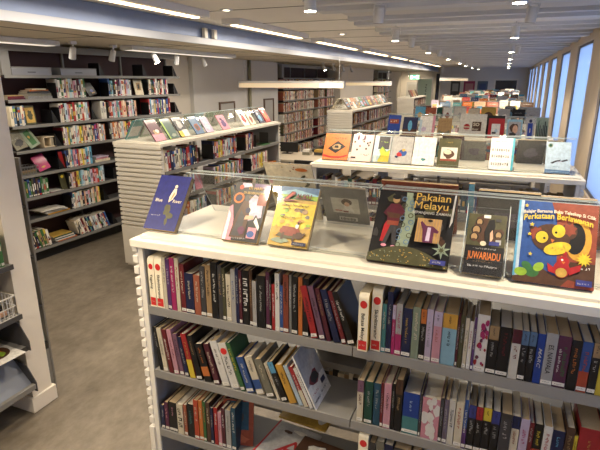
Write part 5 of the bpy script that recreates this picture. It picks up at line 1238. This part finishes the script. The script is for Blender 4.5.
for i, (u, c) in enumerate([(.05,'cream'),(.3,'tan'),(.55,'cream')]):
    o = MB().box(0, .22, 0, .012, 0, .25, gm(c)).build('book'); o.matrix_world = FL2 @ Matrix.Translation((u, .47, ZT+.001)) @ Matrix.Rotation(radians(31), 4, 'X'); tag(o, f'pale {c} book on the wall side of the rear left unit, {ordinal(i)} from near end', 'book', 'books on the wall side of the rear left unit')
rr = random.Random(52); u = .05; n = 0
while u < 3.7:
    w = rr.uniform(.17, .24); h = .25; c = rr.choice(['brown','dark red','cream','white','black','navy','green','rust','tan','silver','orange'])
    far_book(FL2 @ Matrix.Translation((u, .1, ZT+.008)) @ Matrix.Rotation(-radians(32), 4, 'X'), w, h, c); u += w+.02; n += 1
tent(FL2, .1, 3.8, 'clear acrylic display stand on the rear left unit', yf=.14, yb=.42)
for i, (u, c) in enumerate([(.1,'brown'),(.5,'rust'),(1.0,'tan'),(1.5,'brown')]):
    o = MB().box(0, .3, 0, .012, 0, .25, gm(c)).build('book'); o.matrix_world = FL3 @ Matrix.Translation((u, .15, ZT+.01)) @ Matrix.Rotation(-radians(25), 4, 'X'); tag(o, f'{c} book on the farthest left unit, {ordinal(i)} from its near end', 'book', 'books shown on the farthest left unit')
# tables of returned books in front of the far wall
e = empty('book_trolley', (-2.6, 22.8, 0)); tag(e, 'pale book trolley in front of the far posters', 'trolley')
for z in (.5, 1.1): MB().box(0, 1.0, 0, .45, z, z+.03, M_WHITE).build('shelf', e)
for x in (0, .97):
    for y in (0, .42): MB().box(x, x+.03, y, y+.03, 0, 1.3, M_WHITE).build('post', e)
rr = random.Random(61)
n = fill_books(Matrix.Translation((-2.6, 22.8, 0)), .05, .95, 1.13, 'on the far book trolley', ['rose','white','peach','cream','rust','silver'], rr, w=(.05,.12), h=(.2,.3), y=.05, group='books on the far trolley', individual=False, mb=far)

tag(far.build('distant_books'), 'rows of small book spines filling the far bookcases and far units', 'books', kind='stuff')

# ================================================================== camera and light
cam = bpy.data.cameras.new('camera'); co = bpy.data.objects.new('camera', cam); C.objects.link(co)
P = atan(145/490); YAW = atan(207/hypot(490, 145))
co.location = (0, 0, H); co.rotation_euler = (pi/2 - P, 0, YAW)
cam.sensor_width = 36; cam.lens = 36*490/600; cam.clip_start = .05; S.camera = co
w = bpy.data.worlds.new('daylight sky'); S.world = w; w.use_nodes = True
bg = w.node_tree.nodes['Background']; bg.inputs['Color'].default_value = (.62, .77, 1, 1); bg.inputs['Strength'].default_value = 3.0
e = copy_tree(SP); e.location = (-2.1, .45, ZC-.0005); e.scale = (.8, .8, .8); tag(e, 'lit white ceiling spotlight left of the camera, aimed at the nearest unit', 'spotlight')
light('SPOT', 'spot_glow', (-2.1, .45, ZC-.24), 42, WARM, rot=(radians(20), 0, radians(-40)), spot_size=radians(115), spot_blend=.8, shadow_soft_size=.05)
light('SPOT', 'wall_spot_glow', (-4.2, 5.5, 2.2), 14, WARM, rot=(0, radians(-20), 0), spot_size=radians(110), spot_blend=.8, shadow_soft_size=.04)
S.view_settings.view_transform = 'Standard'; S.view_settings.look = 'None'; S.view_settings.gamma = 1; S.view_settings.exposure = 0.72; S.view_settings.use_curve_mapping = False
S.cycles.use_denoising = True; S.cycles.max_bounces = 8; S.cycles.diffuse_bounces = 4; S.cycles.transparent_max_bounces = 24; S.cycles.sample_clamp_indirect = 6; S.cycles.caustics_reflective = False; S.cycles.caustics_refractive = False
